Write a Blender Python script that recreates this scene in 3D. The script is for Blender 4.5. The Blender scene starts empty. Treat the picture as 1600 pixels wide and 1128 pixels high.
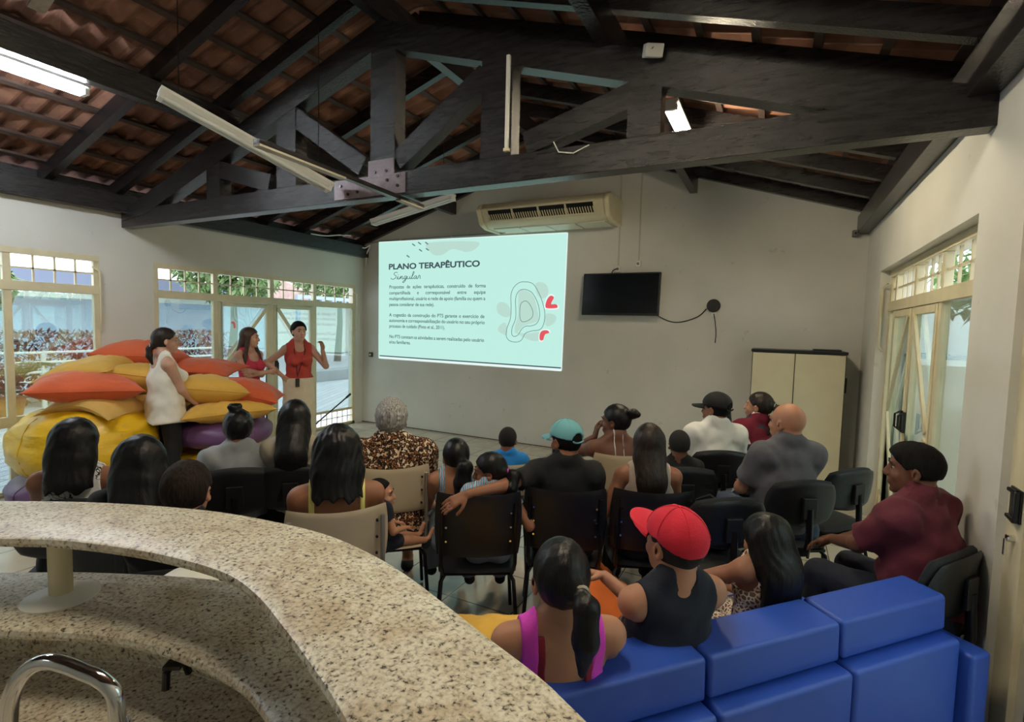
import bpy, math, random
import numpy as np
from mathutils import Vector, Matrix, noise
PI = math.pi
R_ = math.radians
random.seed(7)
scene = bpy.context.scene
COL = scene.collection

# ---------------------------------------------------------------- camera maths
CAM_F, CAM_YAW, CAM_PITCH, CAM_ROLL = 806.5, 27.1, 3.91, 1.45
CAM = np.array([0.0, 0.0, 1.75])

def cam_basis():
    y, p, r = R_(CAM_YAW), R_(CAM_PITCH), R_(CAM_ROLL)
    f = np.array([-math.sin(y) * math.cos(p), math.cos(y) * math.cos(p), -math.sin(p)])
    rt = np.array([math.cos(y), math.sin(y), 0.0])
    up = np.cross(rt, f)
    return rt * math.cos(r) + up * math.sin(r), -rt * math.sin(r) + up * math.cos(r), f

# ---------------------------------------------------------------- materials
def lin(c):
    def g(v):
        v /= 255.0
        return v / 12.92 if v <= 0.04045 else ((v + 0.055) / 1.055) ** 2.4
    return (g(c[0]), g(c[1]), g(c[2]), 1.0)

MATS = {}

def mat(name, col=(200, 200, 200), rough=0.6, metal=0.0, spec=0.5, noise_amt=0.0, noise_scale=6.0,
        bump=0.0, bump_scale=60.0, stretch=(1, 1, 1), col2=None, emit=None, emit_s=0.0, coat=0.0, sheen=0.0):
    if name in MATS:
        return MATS[name]
    m = bpy.data.materials.new(name)
    m.use_nodes = True
    nt = m.node_tree
    b = nt.nodes['Principled BSDF']
    b.inputs['Base Color'].default_value = lin(col)
    b.inputs['Roughness'].default_value = rough
    b.inputs['Metallic'].default_value = metal
    b.inputs['Specular IOR Level'].default_value = spec
    b.inputs['Coat Weight'].default_value = coat
    b.inputs['Sheen Weight'].default_value = sheen
    if emit is not None:
        b.inputs['Emission Color'].default_value = lin(emit)
        b.inputs['Emission Strength'].default_value = emit_s
    tc = nt.nodes.new('ShaderNodeTexCoord')
    mp = nt.nodes.new('ShaderNodeMapping')
    mp.inputs['Scale'].default_value = stretch
    nt.links.new(tc.outputs['Object'], mp.inputs['Vector'])
    m['map'] = mp.name
    if noise_amt > 0 or col2 is not None:
        n = nt.nodes.new('ShaderNodeTexNoise')
        n.inputs['Scale'].default_value = noise_scale
        n.inputs['Detail'].default_value = 6
        nt.links.new(mp.outputs[0], n.inputs['Vector'])
        r = nt.nodes.new('ShaderNodeValToRGB')
        c1 = lin(col)
        if col2 is not None:
            c2 = lin(col2)
            r.color_ramp.elements[0].color = c1
            r.color_ramp.elements[1].color = c2
            r.color_ramp.elements[0].position = 0.35
            r.color_ramp.elements[1].position = 0.65
        else:
            r.color_ramp.elements[0].color = tuple(max(0, v * (1 - noise_amt)) for v in c1[:3]) + (1,)
            r.color_ramp.elements[1].color = tuple(min(1, v * (1 + noise_amt)) for v in c1[:3]) + (1,)
            r.color_ramp.elements[0].position = 0.3
            r.color_ramp.elements[1].position = 0.7
        nt.links.new(n.outputs['Fac'], r.inputs['Fac'])
        nt.links.new(r.outputs['Color'], b.inputs['Base Color'])
    if bump > 0:
        n2 = nt.nodes.new('ShaderNodeTexNoise')
        n2.inputs['Scale'].default_value = bump_scale
        n2.inputs['Detail'].default_value = 4
        nt.links.new(mp.outputs[0], n2.inputs['Vector'])
        bp = nt.nodes.new('ShaderNodeBump')
        bp.inputs['Strength'].default_value = bump
        bp.inputs['Distance'].default_value = 0.01
        nt.links.new(n2.outputs['Fac'], bp.inputs['Height'])
        nt.links.new(bp.outputs['Normal'], b.inputs['Normal'])
    MATS[name] = m
    return m

def link_ramp(nt, src, stops, interp='LINEAR'):
    r = nt.nodes.new('ShaderNodeValToRGB')
    r.color_ramp.interpolation = interp
    els = r.color_ramp.elements
    while len(els) < len(stops):
        els.new(0.5)
    for e, (p, c) in zip(els, stops):
        e.position = p
        e.color = lin(c)
    nt.links.new(src, r.inputs['Fac'])
    return r

def tex(nt, kind, scale, vec=None, **kw):
    n = nt.nodes.new(kind)
    n.inputs['Scale'].default_value = scale
    for k, v in kw.items():
        if k in ('feature', 'distance', 'wave_type', 'bands_direction'):
            setattr(n, k, v)
        else:
            n.inputs[k].default_value = v
    if vec is not None:
        nt.links.new(vec, n.inputs['Vector'])
    return n

def base_nodes(name, rough=0.6, spec=0.5):
    m = bpy.data.materials.new(name)
    m.use_nodes = True
    nt = m.node_tree
    b = nt.nodes['Principled BSDF']
    b.inputs['Roughness'].default_value = rough
    b.inputs['Specular IOR Level'].default_value = spec
    tc = nt.nodes.new('ShaderNodeTexCoord')
    MATS[name] = m
    return m, nt, b, tc.outputs['Object']

def mixc(nt, fac, a, b, mode='MIX'):
    x = nt.nodes.new('ShaderNodeMixRGB')
    x.blend_type = mode
    if isinstance(fac, (int, float)):
        x.inputs[0].default_value = fac
    else:
        nt.links.new(fac, x.inputs[0])
    for i, v in ((1, a), (2, b)):
        if isinstance(v, tuple):
            x.inputs[i].default_value = lin(v)
        else:
            nt.links.new(v, x.inputs[i])
    return x.outputs[0]

def add_bump(nt, b, h, strength=0.3, dist=0.01):
    bp = nt.nodes.new('ShaderNodeBump')
    bp.inputs['Strength'].default_value = strength
    bp.inputs['Distance'].default_value = dist
    nt.links.new(h, bp.inputs['Height'])
    nt.links.new(bp.outputs['Normal'], b.inputs['Normal'])

# ---------------------------------------------------------------- objects
def empty(name, loc=(0, 0, 0), rz=0.0):
    o = bpy.data.objects.new(name, None)
    COL.objects.link(o)
    o.location = loc
    o.rotation_euler = (0, 0, rz)
    o.empty_display_size = 0.1
    return o

def tag(o, label=None, cat=None, group=None, kind=None):
    if label:
        o['label'] = label
    if cat:
        o['category'] = cat
    if group:
        o['group'] = group
    if kind:
        o['kind'] = kind
    return o

def thing(name, label, cat, loc=(0, 0, 0), rz=0.0, group=None):
    return tag(empty(name, loc, rz), label, cat, group)

def mesh_obj(name, verts, faces, m=None, parent=None, smooth=False, world=False):
    """verts: Nx3 array ; faces: list of tuples or (M,4)/(M,3) int array"""
    verts = np.asarray(verts, dtype=np.float64).reshape(-1, 3)
    me = bpy.data.meshes.new(name)
    if world and parent is not None:
        par = parent
        M = Matrix.Identity(4)
        chain = []
        while par is not None:
            chain.append(par)
            par = par.parent
        for p in reversed(chain):
            M = M @ (Matrix.Translation(p.location) @ p.rotation_euler.to_matrix().to_4x4() @ Matrix.Diagonal((*p.scale, 1)))
        Mi = np.array(M.inverted())
        verts = verts @ Mi[:3, :3].T + Mi[:3, 3]
    if isinstance(faces, np.ndarray):
        n, k = faces.shape
        me.vertices.add(len(verts))
        me.vertices.foreach_set('co', verts.astype(np.float32).ravel())
        me.loops.add(n * k)
        me.loops.foreach_set('vertex_index', faces.astype(np.int32).ravel())
        me.polygons.add(n)
        me.polygons.foreach_set('loop_start', np.arange(0, n * k, k, dtype=np.int32))
        me.polygons.foreach_set('loop_total', np.full(n, k, dtype=np.int32))
        me.update(calc_edges=True)
        me.validate()
    else:
        me.from_pydata([tuple(v) for v in verts], [], faces)
        me.update()
    if smooth:
        me.polygons.foreach_set('use_smooth', np.ones(len(me.polygons), dtype=bool))
    o = bpy.data.objects.new(name, me)
    COL.objects.link(o)
    if m is not None:
        me.materials.append(m)
    if parent is not None:
        o.parent = parent
    return o

class MB:
    def __init__(self):
        self.v = []
        self.f = []
        self.sm = False

    def add(self, vs, fs):
        o = len(self.v)
        self.v.extend([tuple(map(float, p)) for p in vs])
        self.f.extend([tuple(o + i for i in f) for f in fs])
        return self

    def box(self, c, s, rot=None):
        hx, hy, hz = s[0] / 2, s[1] / 2, s[2] / 2
        P = [Vector((x, y, z)) for x in (-hx, hx) for y in (-hy, hy) for z in (-hz, hz)]
        if rot is not None:
            P = [rot @ p for p in P]
        P = [p + Vector(c) for p in P]
        return self.add(P, [(0, 1, 3, 2), (4, 6, 7, 5), (0, 4, 5, 1), (2, 3, 7, 6), (0, 2, 6, 4), (1, 5, 7, 3)])

    def bb(self, a, b):
        return self.box([(a[i] + b[i]) / 2 for i in range(3)], [abs(b[i] - a[i]) for i in range(3)])

    def beam(self, p0, p1, w, h, up=(0, 0, 1)):
        p0, p1 = Vector(p0), Vector(p1)
        d = (p1 - p0)
        L = d.length
        d.normalize()
        side = d.cross(Vector(up)).normalized()
        u = side.cross(d).normalized()
        M = Matrix((side, d, u)).transposed()
        return self.box((p0 + p1) / 2, (w, L, h), M)

    def tube(self, pts, r, n=8, caps=True, closed=False):
        pts = [Vector(p) for p in pts]
        rs = r if isinstance(r, (list, tuple)) else [r] * len(pts)
        vs, fs = [], []
        prev = None
        N = len(pts)
        for i, p in enumerate(pts):
            if closed:
                t = (pts[(i + 1) % N] - pts[i - 1]).normalized()
            else:
                t = (pts[min(i + 1, N - 1)] - pts[max(i - 1, 0)]).normalized()
            if prev is None:
                a = Vector((0, 0, 1)) if abs(t.z) < 0.9 else Vector((1, 0, 0))
                u = t.cross(a).normalized()
            else:
                u = (prev - t * prev.dot(t)).normalized()
            prev = u
            w = t.cross(u)
            for k in range(n):
                a = 2 * PI * k / n
                vs.append(p + (u * math.cos(a) + w * math.sin(a)) * rs[i])
        m = N if closed else N - 1
        for i in range(m):
            for k in range(n):
                a = i * n + k
                b = i * n + (k + 1) % n
                c = ((i + 1) % N) * n + (k + 1) % n
                d = ((i + 1) % N) * n + k
                fs.append((a, b, c, d))
        if caps and not closed:
            fs.append(tuple(reversed(range(n))))
            fs.append(tuple(range((N - 1) * n, N * n)))
        return self.add(vs, fs)

    def cyl(self, p0, p1, r, r2=None, n=16):
        return self.tube([p0, p1], [r, r if r2 is None else r2], n)

    def lathe(self, prof, c=(0, 0, 0), n=24, sx=1.0, sy=1.0):
        vs, fs = [], []
        for (r, z) in prof:
            for k in range(n):
                a = 2 * PI * k / n
                vs.append((c[0] + r * sx * math.cos(a), c[1] + r * sy * math.sin(a), c[2] + z))
        for i in range(len(prof) - 1):
            for k in range(n):
                fs.append((i * n + k, i * n + (k + 1) % n, (i + 1) * n + (k + 1) % n, (i + 1) * n + k))
        fs.append(tuple(reversed(range(n))))
        fs.append(tuple(range((len(prof) - 1) * n, len(prof) * n)))
        return self.add(vs, fs)

    def prism(self, poly, z0, z1):
        n = len(poly)
        vs = [(p[0], p[1], z0) for p in poly] + [(p[0], p[1], z1) for p in poly]
        fs = [tuple(reversed(range(n))), tuple(range(n, 2 * n))]
        fs += [(i, (i + 1) % n, n + (i + 1) % n, n + i) for i in range(n)]
        return self.add(vs, fs)

    def prism_ax(self, poly, a0, a1, ax):
        """poly in the two other axes, extruded along ax"""
        n = len(poly)
        def mk(p, a):
            if ax == 0:
                return (a, p[0], p[1])
            if ax == 1:
                return (p[0], a, p[1])
            return (p[0], p[1], a)
        vs = [mk(p, a0) for p in poly] + [mk(p, a1) for p in poly]
        fs = [tuple(reversed(range(n))), tuple(range(n, 2 * n))]
        fs += [(i, (i + 1) % n, n + (i + 1) % n, n + i) for i in range(n)]
        return self.add(vs, fs)

    def sphere(self, c, r, n=16, m=10):
        r = (r, r, r) if isinstance(r, (int, float)) else r
        vs, fs = [], []
        for i in range(m + 1):
            t = PI * i / m
            for k in range(n):
                a = 2 * PI * k / n
                vs.append((c[0] + r[0] * math.sin(t) * math.cos(a), c[1] + r[1] * math.sin(t) * math.sin(a), c[2] + r[2] * math.cos(t)))
        for i in range(m):
            for k in range(n):
                fs.append((i * n + k, (i + 1) * n + k, (i + 1) * n + (k + 1) % n, i * n + (k + 1) % n))
        return self.add(vs, fs)

    def build(self, name, m, parent=None, smooth=False, world=False, bevel=0.0, seg=2):
        o = mesh_obj(name, self.v, self.f, m, parent, smooth, world)
        import bmesh
        bm = bmesh.new()
        bm.from_mesh(o.data)
        bmesh.ops.remove_doubles(bm, verts=bm.verts, dist=1e-5)
        bmesh.ops.recalc_face_normals(bm, faces=bm.faces)
        bm.to_mesh(o.data)
        bm.free()
        if smooth:
            o.data.polygons.foreach_set('use_smooth', np.ones(len(o.data.polygons), dtype=bool))
            try:
                o.data.set_sharp_from_angle(angle=R_(40))
            except Exception:
                pass
        if bevel > 0:
            md = o.modifiers.new('bevel', 'BEVEL')
            md.width = bevel
            md.segments = seg
            md.limit_method = 'ANGLE'
            md.angle_limit = R_(40)
            o.data.polygons.foreach_set('use_smooth', np.ones(len(o.data.polygons), dtype=bool))
            w = o.modifiers.new('wn', 'WEIGHTED_NORMAL')
            w.keep_sharp = True
        return o

def copy_tree(o, parent=None):
    c = o.copy()
    COL.objects.link(c)
    if parent is not None:
        c.parent = parent
    for ch in list(o.children):
        copy_tree(ch, c)
    return c

# ---------------------------------------------------------------- implicit surfaces (smooth union of tapered limbs)
def V(*a):
    return np.array(a, dtype=np.float64)

def cap(a, b, r1, r2=None, sq=1.0, ax=None, flat=False, tag=''):
    return dict(t='cap', a=np.asarray(a, float), b=np.asarray(b, float), r1=r1, r2=r1 if r2 is None else r2, sq=sq,
                ax=None if ax is None else np.asarray(ax, float), flat=flat, tag=tag)

def ell(c, r, M=None, tag=''):
    return dict(t='ell', c=np.asarray(c, float), r=np.asarray(r, float), M=np.eye(3) if M is None else M, tag=tag)

class Field:
    def __init__(self, lo, hi, h):
        self.lo = np.asarray(lo, float)
        self.h = h
        self.n = np.maximum(4, np.ceil((np.asarray(hi) - self.lo) / h).astype(int) + 1)
        self.ax = [(self.lo[i] + h * np.arange(self.n[i])).astype(np.float32) for i in range(3)]
        self.F = np.full(self.n, 0.5, dtype=np.float32)

    def _region(self, p, m):
        if p['t'] == 'cap':
            r = max(p['r1'], p['r2'])
            lo = np.minimum(p['a'], p['b']) - r - m
            hi = np.maximum(p['a'], p['b']) + r + m
        else:
            e = np.abs(p['M']).T @ p['r']
            lo = p['c'] - e - m
            hi = p['c'] + e + m
        s = []
        for i in range(3):
            a = int(np.clip(np.floor((lo[i] - self.lo[i]) / self.h), 0, self.n[i]))
            b = int(np.clip(np.ceil((hi[i] - self.lo[i]) / self.h) + 1, 0, self.n[i]))
            s.append(slice(a, b))
        return tuple(s)

    def _dist(self, p, s):
        X = self.ax[0][s[0]][:, None, None]
        Y = self.ax[1][s[1]][None, :, None]
        Z = self.ax[2][s[2]][None, None, :]
        if p['t'] == 'cap':
            a = p['a']
            ab = p['b'] - a
            ux, uy, uz = X - a[0], Y - a[1], Z - a[2]
            f = 1.0
            if p['sq'] != 1.0 and p['ax'] is not None:
                e = p['ax'] / np.linalg.norm(p['ax'])
                c = ux * e[0] + uy * e[1] + uz * e[2]
                k = 1.0 / p['sq'] - 1.0
                ux, uy, uz = ux + e[0] * c * k, uy + e[1] * c * k, uz + e[2] * c * k
                ab = ab + e * (ab @ e) * k
                f = min(1.0, p['sq'] + 0.1)
            L2 = max(1e-9, ab @ ab)
            t = (ux * ab[0] + uy * ab[1] + uz * ab[2]) / L2
            tc = np.clip(t, 0, 1)
            d = np.sqrt((ux - tc * ab[0]) ** 2 + (uy - tc * ab[1]) ** 2 + (uz - tc * ab[2]) ** 2) - (p['r1'] + (p['r2'] - p['r1']) * tc)
            d = d * f
            if p['flat']:
                d = np.maximum(d, (t - 1) * math.sqrt(L2))
            return d
        c = p['c']
        M = p['M']
        ux, uy, uz = X - c[0], Y - c[1], Z - c[2]
        r = p['r']
        q = [(ux * M[i][0] + uy * M[i][1] + uz * M[i][2]) / r[i] for i in range(3)]
        k0 = np.sqrt(q[0] ** 2 + q[1] ** 2 + q[2] ** 2)
        k1 = np.sqrt((q[0] / r[0]) ** 2 + (q[1] / r[1]) ** 2 + (q[2] / r[2]) ** 2) + 1e-6
        return k0 * (k0 - 1.0) / k1

    def add(self, p, k=0.015, infl=0.0):
        s = self._region(p, 0.05 + k + infl)
        if any(x.stop <= x.start for x in s):
            return
        d = self._dist(p, s) - infl
        a = self.F[s]
        h = np.clip(0.5 + 0.5 * (a - d) / k, 0, 1)
        self.F[s] = (a * (1 - h) + d * h - k * h * (1 - h)).astype(np.float32)

    def sub(self, p, k=0.01):
        s = self._region(p, 0.05 + k)
        if any(x.stop <= x.start for x in s):
            return
        d = -self._dist(p, s)
        a = self.F[s]
        h = np.clip(0.5 - 0.5 * (a - d) / k, 0, 1)
        self.F[s] = (a * (1 - h) + d * h + k * h * (1 - h)).astype(np.float32)

    def clip(self, fn):
        """fn(X,Y,Z) > 0 is cut away"""
        X = self.ax[0][:, None, None]
        Y = self.ax[1][None, :, None]
        Z = self.ax[2][None, None, :]
        self.F = np.maximum(self.F, fn(X, Y, Z).astype(np.float32))

    def displace(self, fn):
        X = self.ax[0][:, None, None]
        Y = self.ax[1][None, :, None]
        Z = self.ax[2][None, None, :]
        self.F = (self.F + fn(X, Y, Z)).astype(np.float32)

    def mesh(self):
        F = self.F
        F[0] = F[-1] = 0.5
        F[:, 0] = F[:, -1] = 0.5
        F[:, :, 0] = F[:, :, -1] = 0.5
        S = F < 0
        nx, ny, nz = F.shape
        cnt = np.zeros((nx - 1, ny - 1, nz - 1), dtype=np.int8)
        for i in (0, 1):
            for j in (0, 1):
                for k in (0, 1):
                    cnt += S[i:nx - 1 + i, j:ny - 1 + j, k:nz - 1 + k]
        act = (cnt > 0) & (cnt < 8)
        I, J, K = np.nonzero(act)
        if len(I) == 0:
            return np.zeros((0, 3)), np.zeros((0, 4), int)
        ids = np.full(act.shape, -1, dtype=np.int32)
        ids[I, J, K] = np.arange(len(I))
        cor = [(i, j, k) for i in (0, 1) for j in (0, 1) for k in (0, 1)]
        val = {c: F[I + c[0], J + c[1], K + c[2]].astype(np.float64) for c in cor}
        acc = np.zeros((len(I), 3))
        num = np.zeros(len(I))
        for c in cor:
            for a in range(3):
                if c[a] == 0:
                    d = list(c)
                    d[a] = 1
                    d = tuple(d)
                    v0, v1 = val[c], val[d]
                    m = (v0 < 0) != (v1 < 0)
                    t = np.where(m, v0 / np.where(m, v0 - v1, 1), 0)
                    P = np.tile(np.array(c, float), (len(I), 1))
                    P[:, a] = t
                    acc += P * m[:, None]
                    num += m
        P = acc / num[:, None]
        verts = self.lo + self.h * (np.stack([I, J, K], 1) + P)
        quads = []
        for a in range(3):
            sl0 = [slice(None)] * 3
            sl1 = [slice(None)] * 3
            sl0[a] = slice(0, -1)
            sl1[a] = slice(1, None)
            s0, s1 = S[tuple(sl0)], S[tuple(sl1)]
            e = s0 != s1
            b, c = (a + 1) % 3, (a + 2) % 3
            E = np.stack(np.nonzero(e), 1)
            ok = (E[:, b] > 0) & (E[:, c] > 0) & (E[:, b] < F.shape[b] - 1) & (E[:, c] < F.shape[c] - 1)
            E = E[ok]
            flip = s0[E[:, 0], E[:, 1], E[:, 2]]
            def g(db, dc):
                q = E.copy()
                q[:, b] -= db
                q[:, c] -= dc
                return ids[q[:, 0], q[:, 1], q[:, 2]]
            q = np.stack([g(1, 1), g(0, 1), g(0, 0), g(1, 0)], 1)
            q[~flip] = q[~flip][:, ::-1]
            quads.append(q)
        Q = np.concatenate(quads)
        Q = Q[(Q >= 0).all(1)]
        return verts, Q

def field_for(prims, h, m=0.05):
    lo = np.full(3, 1e9)
    hi = -lo
    for p in prims:
        if p['t'] == 'cap':
            r = max(p['r1'], p['r2'])
            lo = np.minimum(lo, np.minimum(p['a'], p['b']) - r)
            hi = np.maximum(hi, np.maximum(p['a'], p['b']) + r)
        else:
            e = np.abs(p['M']).T @ p['r']
            lo = np.minimum(lo, p['c'] - e)
            hi = np.maximum(hi, p['c'] + e)
    return Field(lo - m, hi + m, h)

def sdf_obj(name, F, m, parent, label=None, smooth_it=1):
    v, q = F.mesh()
    if len(v) == 0:
        return None
    o = mesh_obj(name, v, q, m, parent, True)
    if label:
        o['label'] = label
    return o
XL, XR, YB, YF = -6.436, 0.835, 6.84, -2.6
RX, RZ, SL = -2.80, 4.205, 0.318

def rz_at(x):
    return RZ - SL * abs(x - RX)

# ---------------- shared materials
def wall_material():
    m, nt, b, co = base_nodes('wall_paint', 0.75, 0.3)
    n = tex(nt, 'ShaderNodeTexNoise', 1.3, co, Detail=6)
    c = link_ramp(nt, n.outputs['Fac'], [(0.3, (206, 205, 196)), (0.7, (219, 218, 210))])
    n3 = tex(nt, 'ShaderNodeTexNoise', 9, co, Detail=3)
    c3 = link_ramp(nt, n3.outputs['Fac'], [(0.70, (255, 255, 255)), (0.80, (200, 196, 186))])
    out = mixc(nt, 0.5, c.outputs[0], c3.outputs[0], 'MULTIPLY')
    nt.links.new(out, b.inputs['Base Color'])
    n2 = tex(nt, 'ShaderNodeTexNoise', 140, co, Detail=3)
    add_bump(nt, b, n2.outputs['Fac'], 0.12, 0.005)
    return m

def floor_material():
    m, nt, b, co = base_nodes('floor_tiles', 0.18, 0.5)
    br = nt.nodes.new('ShaderNodeTexBrick')
    br.offset = 0.0
    br.inputs['Scale'].default_value = 1.0
    br.inputs['Brick Width'].default_value = 0.45
    br.inputs['Row Height'].default_value = 0.45
    br.inputs['Mortar Size'].default_value = 0.005
    br.inputs['Mortar Smooth'].default_value = 0.2
    br.inputs['Color1'].default_value = lin((205, 196, 180))
    br.inputs['Color2'].default_value = lin((196, 187, 172))
    br.inputs['Mortar'].default_value = lin((96, 84, 72))
    nt.links.new(co, br.inputs['Vector'])
    n = tex(nt, 'ShaderNodeTexNoise', 5, co, Detail=8)
    c = link_ramp(nt, n.outputs['Fac'], [(0.3, (225, 218, 208)), (0.7, (255, 255, 255))])
    out = mixc(nt, 0.6, br.outputs['Color'], c.outputs[0], 'MULTIPLY')
    nt.links.new(out, b.inputs['Base Color'])
    return m

def wood_material():
    m, nt, b, co = base_nodes('dark_stained_wood', 0.24, 0.5)
    mp = nt.nodes.new('ShaderNodeMapping')
    mp.inputs['Scale'].default_value = (1, 1, 6)
    nt.links.new(co, mp.inputs['Vector'])
    n = tex(nt, 'ShaderNodeTexNoise', 7, mp.outputs[0], Detail=8)
    c = link_ramp(nt, n.outputs['Fac'], [(0.3, (26, 24, 25)), (0.7, (43, 39, 40))])
    nt.links.new(c.outputs[0], b.inputs['Base Color'])
    n2 = tex(nt, 'ShaderNodeTexNoise', 55, mp.outputs[0], Detail=4)
    add_bump(nt, b, n2.outputs['Fac'], 0.35, 0.01)
    return m

def tile_material():
    m, nt, b, co = base_nodes('clay_roof_tile', 0.85, 0.2)
    n = tex(nt, 'ShaderNodeTexNoise', 3.0, co, Detail=8)
    c = link_ramp(nt, n.outputs['Fac'], [(0.25, (104, 76, 64)), (0.5, (142, 102, 84)), (0.75, (170, 130, 108))])
    v = tex(nt, 'ShaderNodeTexVoronoi', 3.4, co)
    c2 = link_ramp(nt, v.outputs['Color'], [(0.2, (170, 160, 150)), (0.8, (255, 255, 255))])
    out = mixc(nt, 0.6, c.outputs[0], c2.outputs[0], 'MULTIPLY')
    nt.links.new(out, b.inputs['Base Color'])
    return m

def granite_material():
    m, nt, b, co = base_nodes('beige_granite', 0.38, 0.4)
    n1 = tex(nt, 'ShaderNodeTexNoise', 105, co, Detail=5, Distortion=0.4)
    c1 = link_ramp(nt, n1.outputs['Fac'], [(0.33, (62, 54, 46)), (0.38, (170, 162, 144)), (0.48, (214, 208, 190)), (0.62, (234, 230, 216))])
    n2 = tex(nt, 'ShaderNodeTexNoise', 9, co, Detail=6, Distortion=1.0)
    c2 = link_ramp(nt, n2.outputs['Fac'], [(0.42, (255, 253, 248)), (0.64, (222, 206, 186)), (0.78, (190, 172, 154))])
    out = mixc(nt, 0.75, c1.outputs[0], c2.outputs[0], 'MULTIPLY')
    n3 = tex(nt, 'ShaderNodeTexVoronoi', 120, co)
    n4 = tex(nt, 'ShaderNodeTexNoise', 22, co, Detail=4)
    mm = nt.nodes.new('ShaderNodeMath')
    mm.operation = 'SUBTRACT'
    nt.links.new(n3.outputs['Distance'], mm.inputs[0])
    nt.links.new(n4.outputs['Fac'], mm.inputs[1])
    c3 = link_ramp(nt, mm.outputs[0], [(0.0, (30, 26, 24)), (0.05, (255, 255, 255))])
    mm2 = nt.nodes.new('ShaderNodeMath')
    mm2.operation = 'ADD'
    mm2.inputs[1].default_value = 0.47
    nt.links.new(mm.outputs[0], mm2.inputs[0])
    nt.links.new(mm2.outputs[0], c3.inputs['Fac'])
    out = mixc(nt, 0.85, out, c3.outputs[0], 'MULTIPLY')
    nt.links.new(out, b.inputs['Base Color'])
    return m

def glass_material(name, refl, tint=(235, 245, 240)):
    m = bpy.data.materials.new(name)
    m.use_nodes = True
    nt = m.node_tree
    nt.nodes.remove(nt.nodes['Principled BSDF'])
    out = [n for n in nt.nodes if n.type == 'OUTPUT_MATERIAL'][0]
    tr = nt.nodes.new('ShaderNodeBsdfTransparent')
    tr.inputs['Color'].default_value = lin(tint)
    gl = nt.nodes.new('ShaderNodeBsdfGlossy')
    gl.inputs['Roughness'].default_value = 0.01
    fr = nt.nodes.new('ShaderNodeLayerWeight')
    fr.inputs['Blend'].default_value = 0.5
    pw = nt.nodes.new('ShaderNodeMath')
    pw.operation = 'POWER'
    pw.inputs[1].default_value = 4.0
    nt.links.new(fr.outputs['Facing'], pw.inputs[0])
    ma = nt.nodes.new('ShaderNodeMath')
    ma.operation = 'MULTIPLY_ADD'
    ma.inputs[1].default_value = 0.75
    ma.inputs[2].default_value = refl
    ma.use_clamp = True
    nt.links.new(pw.outputs[0], ma.inputs[0])
    mx = nt.nodes.new('ShaderNodeMixShader')
    nt.links.new(ma.outputs[0], mx.inputs[0])
    nt.links.new(tr.outputs[0], mx.inputs[1])
    nt.links.new(gl.outputs[0], mx.inputs[2])
    nt.links.new(mx.outputs[0], out.inputs[0])
    MATS[name] = m
    return m

M_WALL = wall_material()
M_FLOOR = floor_material()
M_WOOD = wood_material()
M_TILE = tile_material()
M_GRAN = granite_material()
M_GLASS = glass_material('door_glass', 0.34)
M_CREAM = mat('cream_enamel_metal', (214, 204, 170), 0.45, noise_amt=0.06, noise_scale=8)
M_WHITE = mat('white_enamel', (232, 232, 224), 0.4)
M_CHROME = mat('chrome', (215, 215, 215), 0.12, 1.0)
M_BLACKP = mat('black_plastic', (20, 21, 24), 0.38, bump=0.15, bump_scale=220)
M_BLACKM = mat('black_metal', (18, 18, 20), 0.35, 0.3)
M_DARK = mat('dark_gap', (14, 14, 14), 0.9)
M_PVC = mat('white_pvc', (222, 222, 214), 0.5)

# ---------------- shell
def structure(name, mb, m, **kw):
    o = mb.build(name, m, None, **kw)
    o['kind'] = 'structure'
    return o

structure('floor', MB().bb((XL - 0.15, YF, -0.1), (XR + 0.3, YB + 0.15, 0)), M_FLOOR)
T = 0.15
WT = 3.04
wl = MB()
wl.bb((XL - T, YF, 0), (XL, 0.0, 2.375))
wl.bb((XL - T, 2.91, 0), (XL, 3.45, 2.375))
wl.bb((XL - T, 6.65, 0), (XL, YB, 2.375))
wl.bb((XL - T, YF, 2.375), (XL, YB, WT))
structure('wall_left', wl, M_WALL)
wr = MB()
TR = 0.30
wr.bb((XR, 5.95, 0), (XR + TR, YB, 2.35))
wr.bb((XR, 2.74, 0), (XR + TR, 3.28, 2.35))
wr.bb((XR, YF, 0), (XR + TR, 1.0, 2.35))
wr.bb((XR, YF, 2.35), (XR + TR, YB, WT))
structure('wall_right', wr, M_WALL)
apex = rz_at(RX) + 0.14
structure('wall_back', MB().prism_ax([(XL - T, 0), (XR + TR, 0), (XR + TR, rz_at(XR) + .12), (RX, apex), (XL - T, rz_at(XL) + .12)], YB, YB + 0.15, 1), M_WALL)
structure('wall_front', MB().prism_ax([(XL - T, 0), (XR + TR, 0), (XR + TR, rz_at(XR) + .12), (RX, apex), (XL - T, rz_at(XL) + .12)], YF - 0.15, YF, 1), M_WALL)
bbd = MB().bb((XL, YB - 0.012, 0), (XR, YB, 0.012))
structure('baseboard_back', bbd, mat('dark_joint', (92, 78, 66), 0.8))

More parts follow.
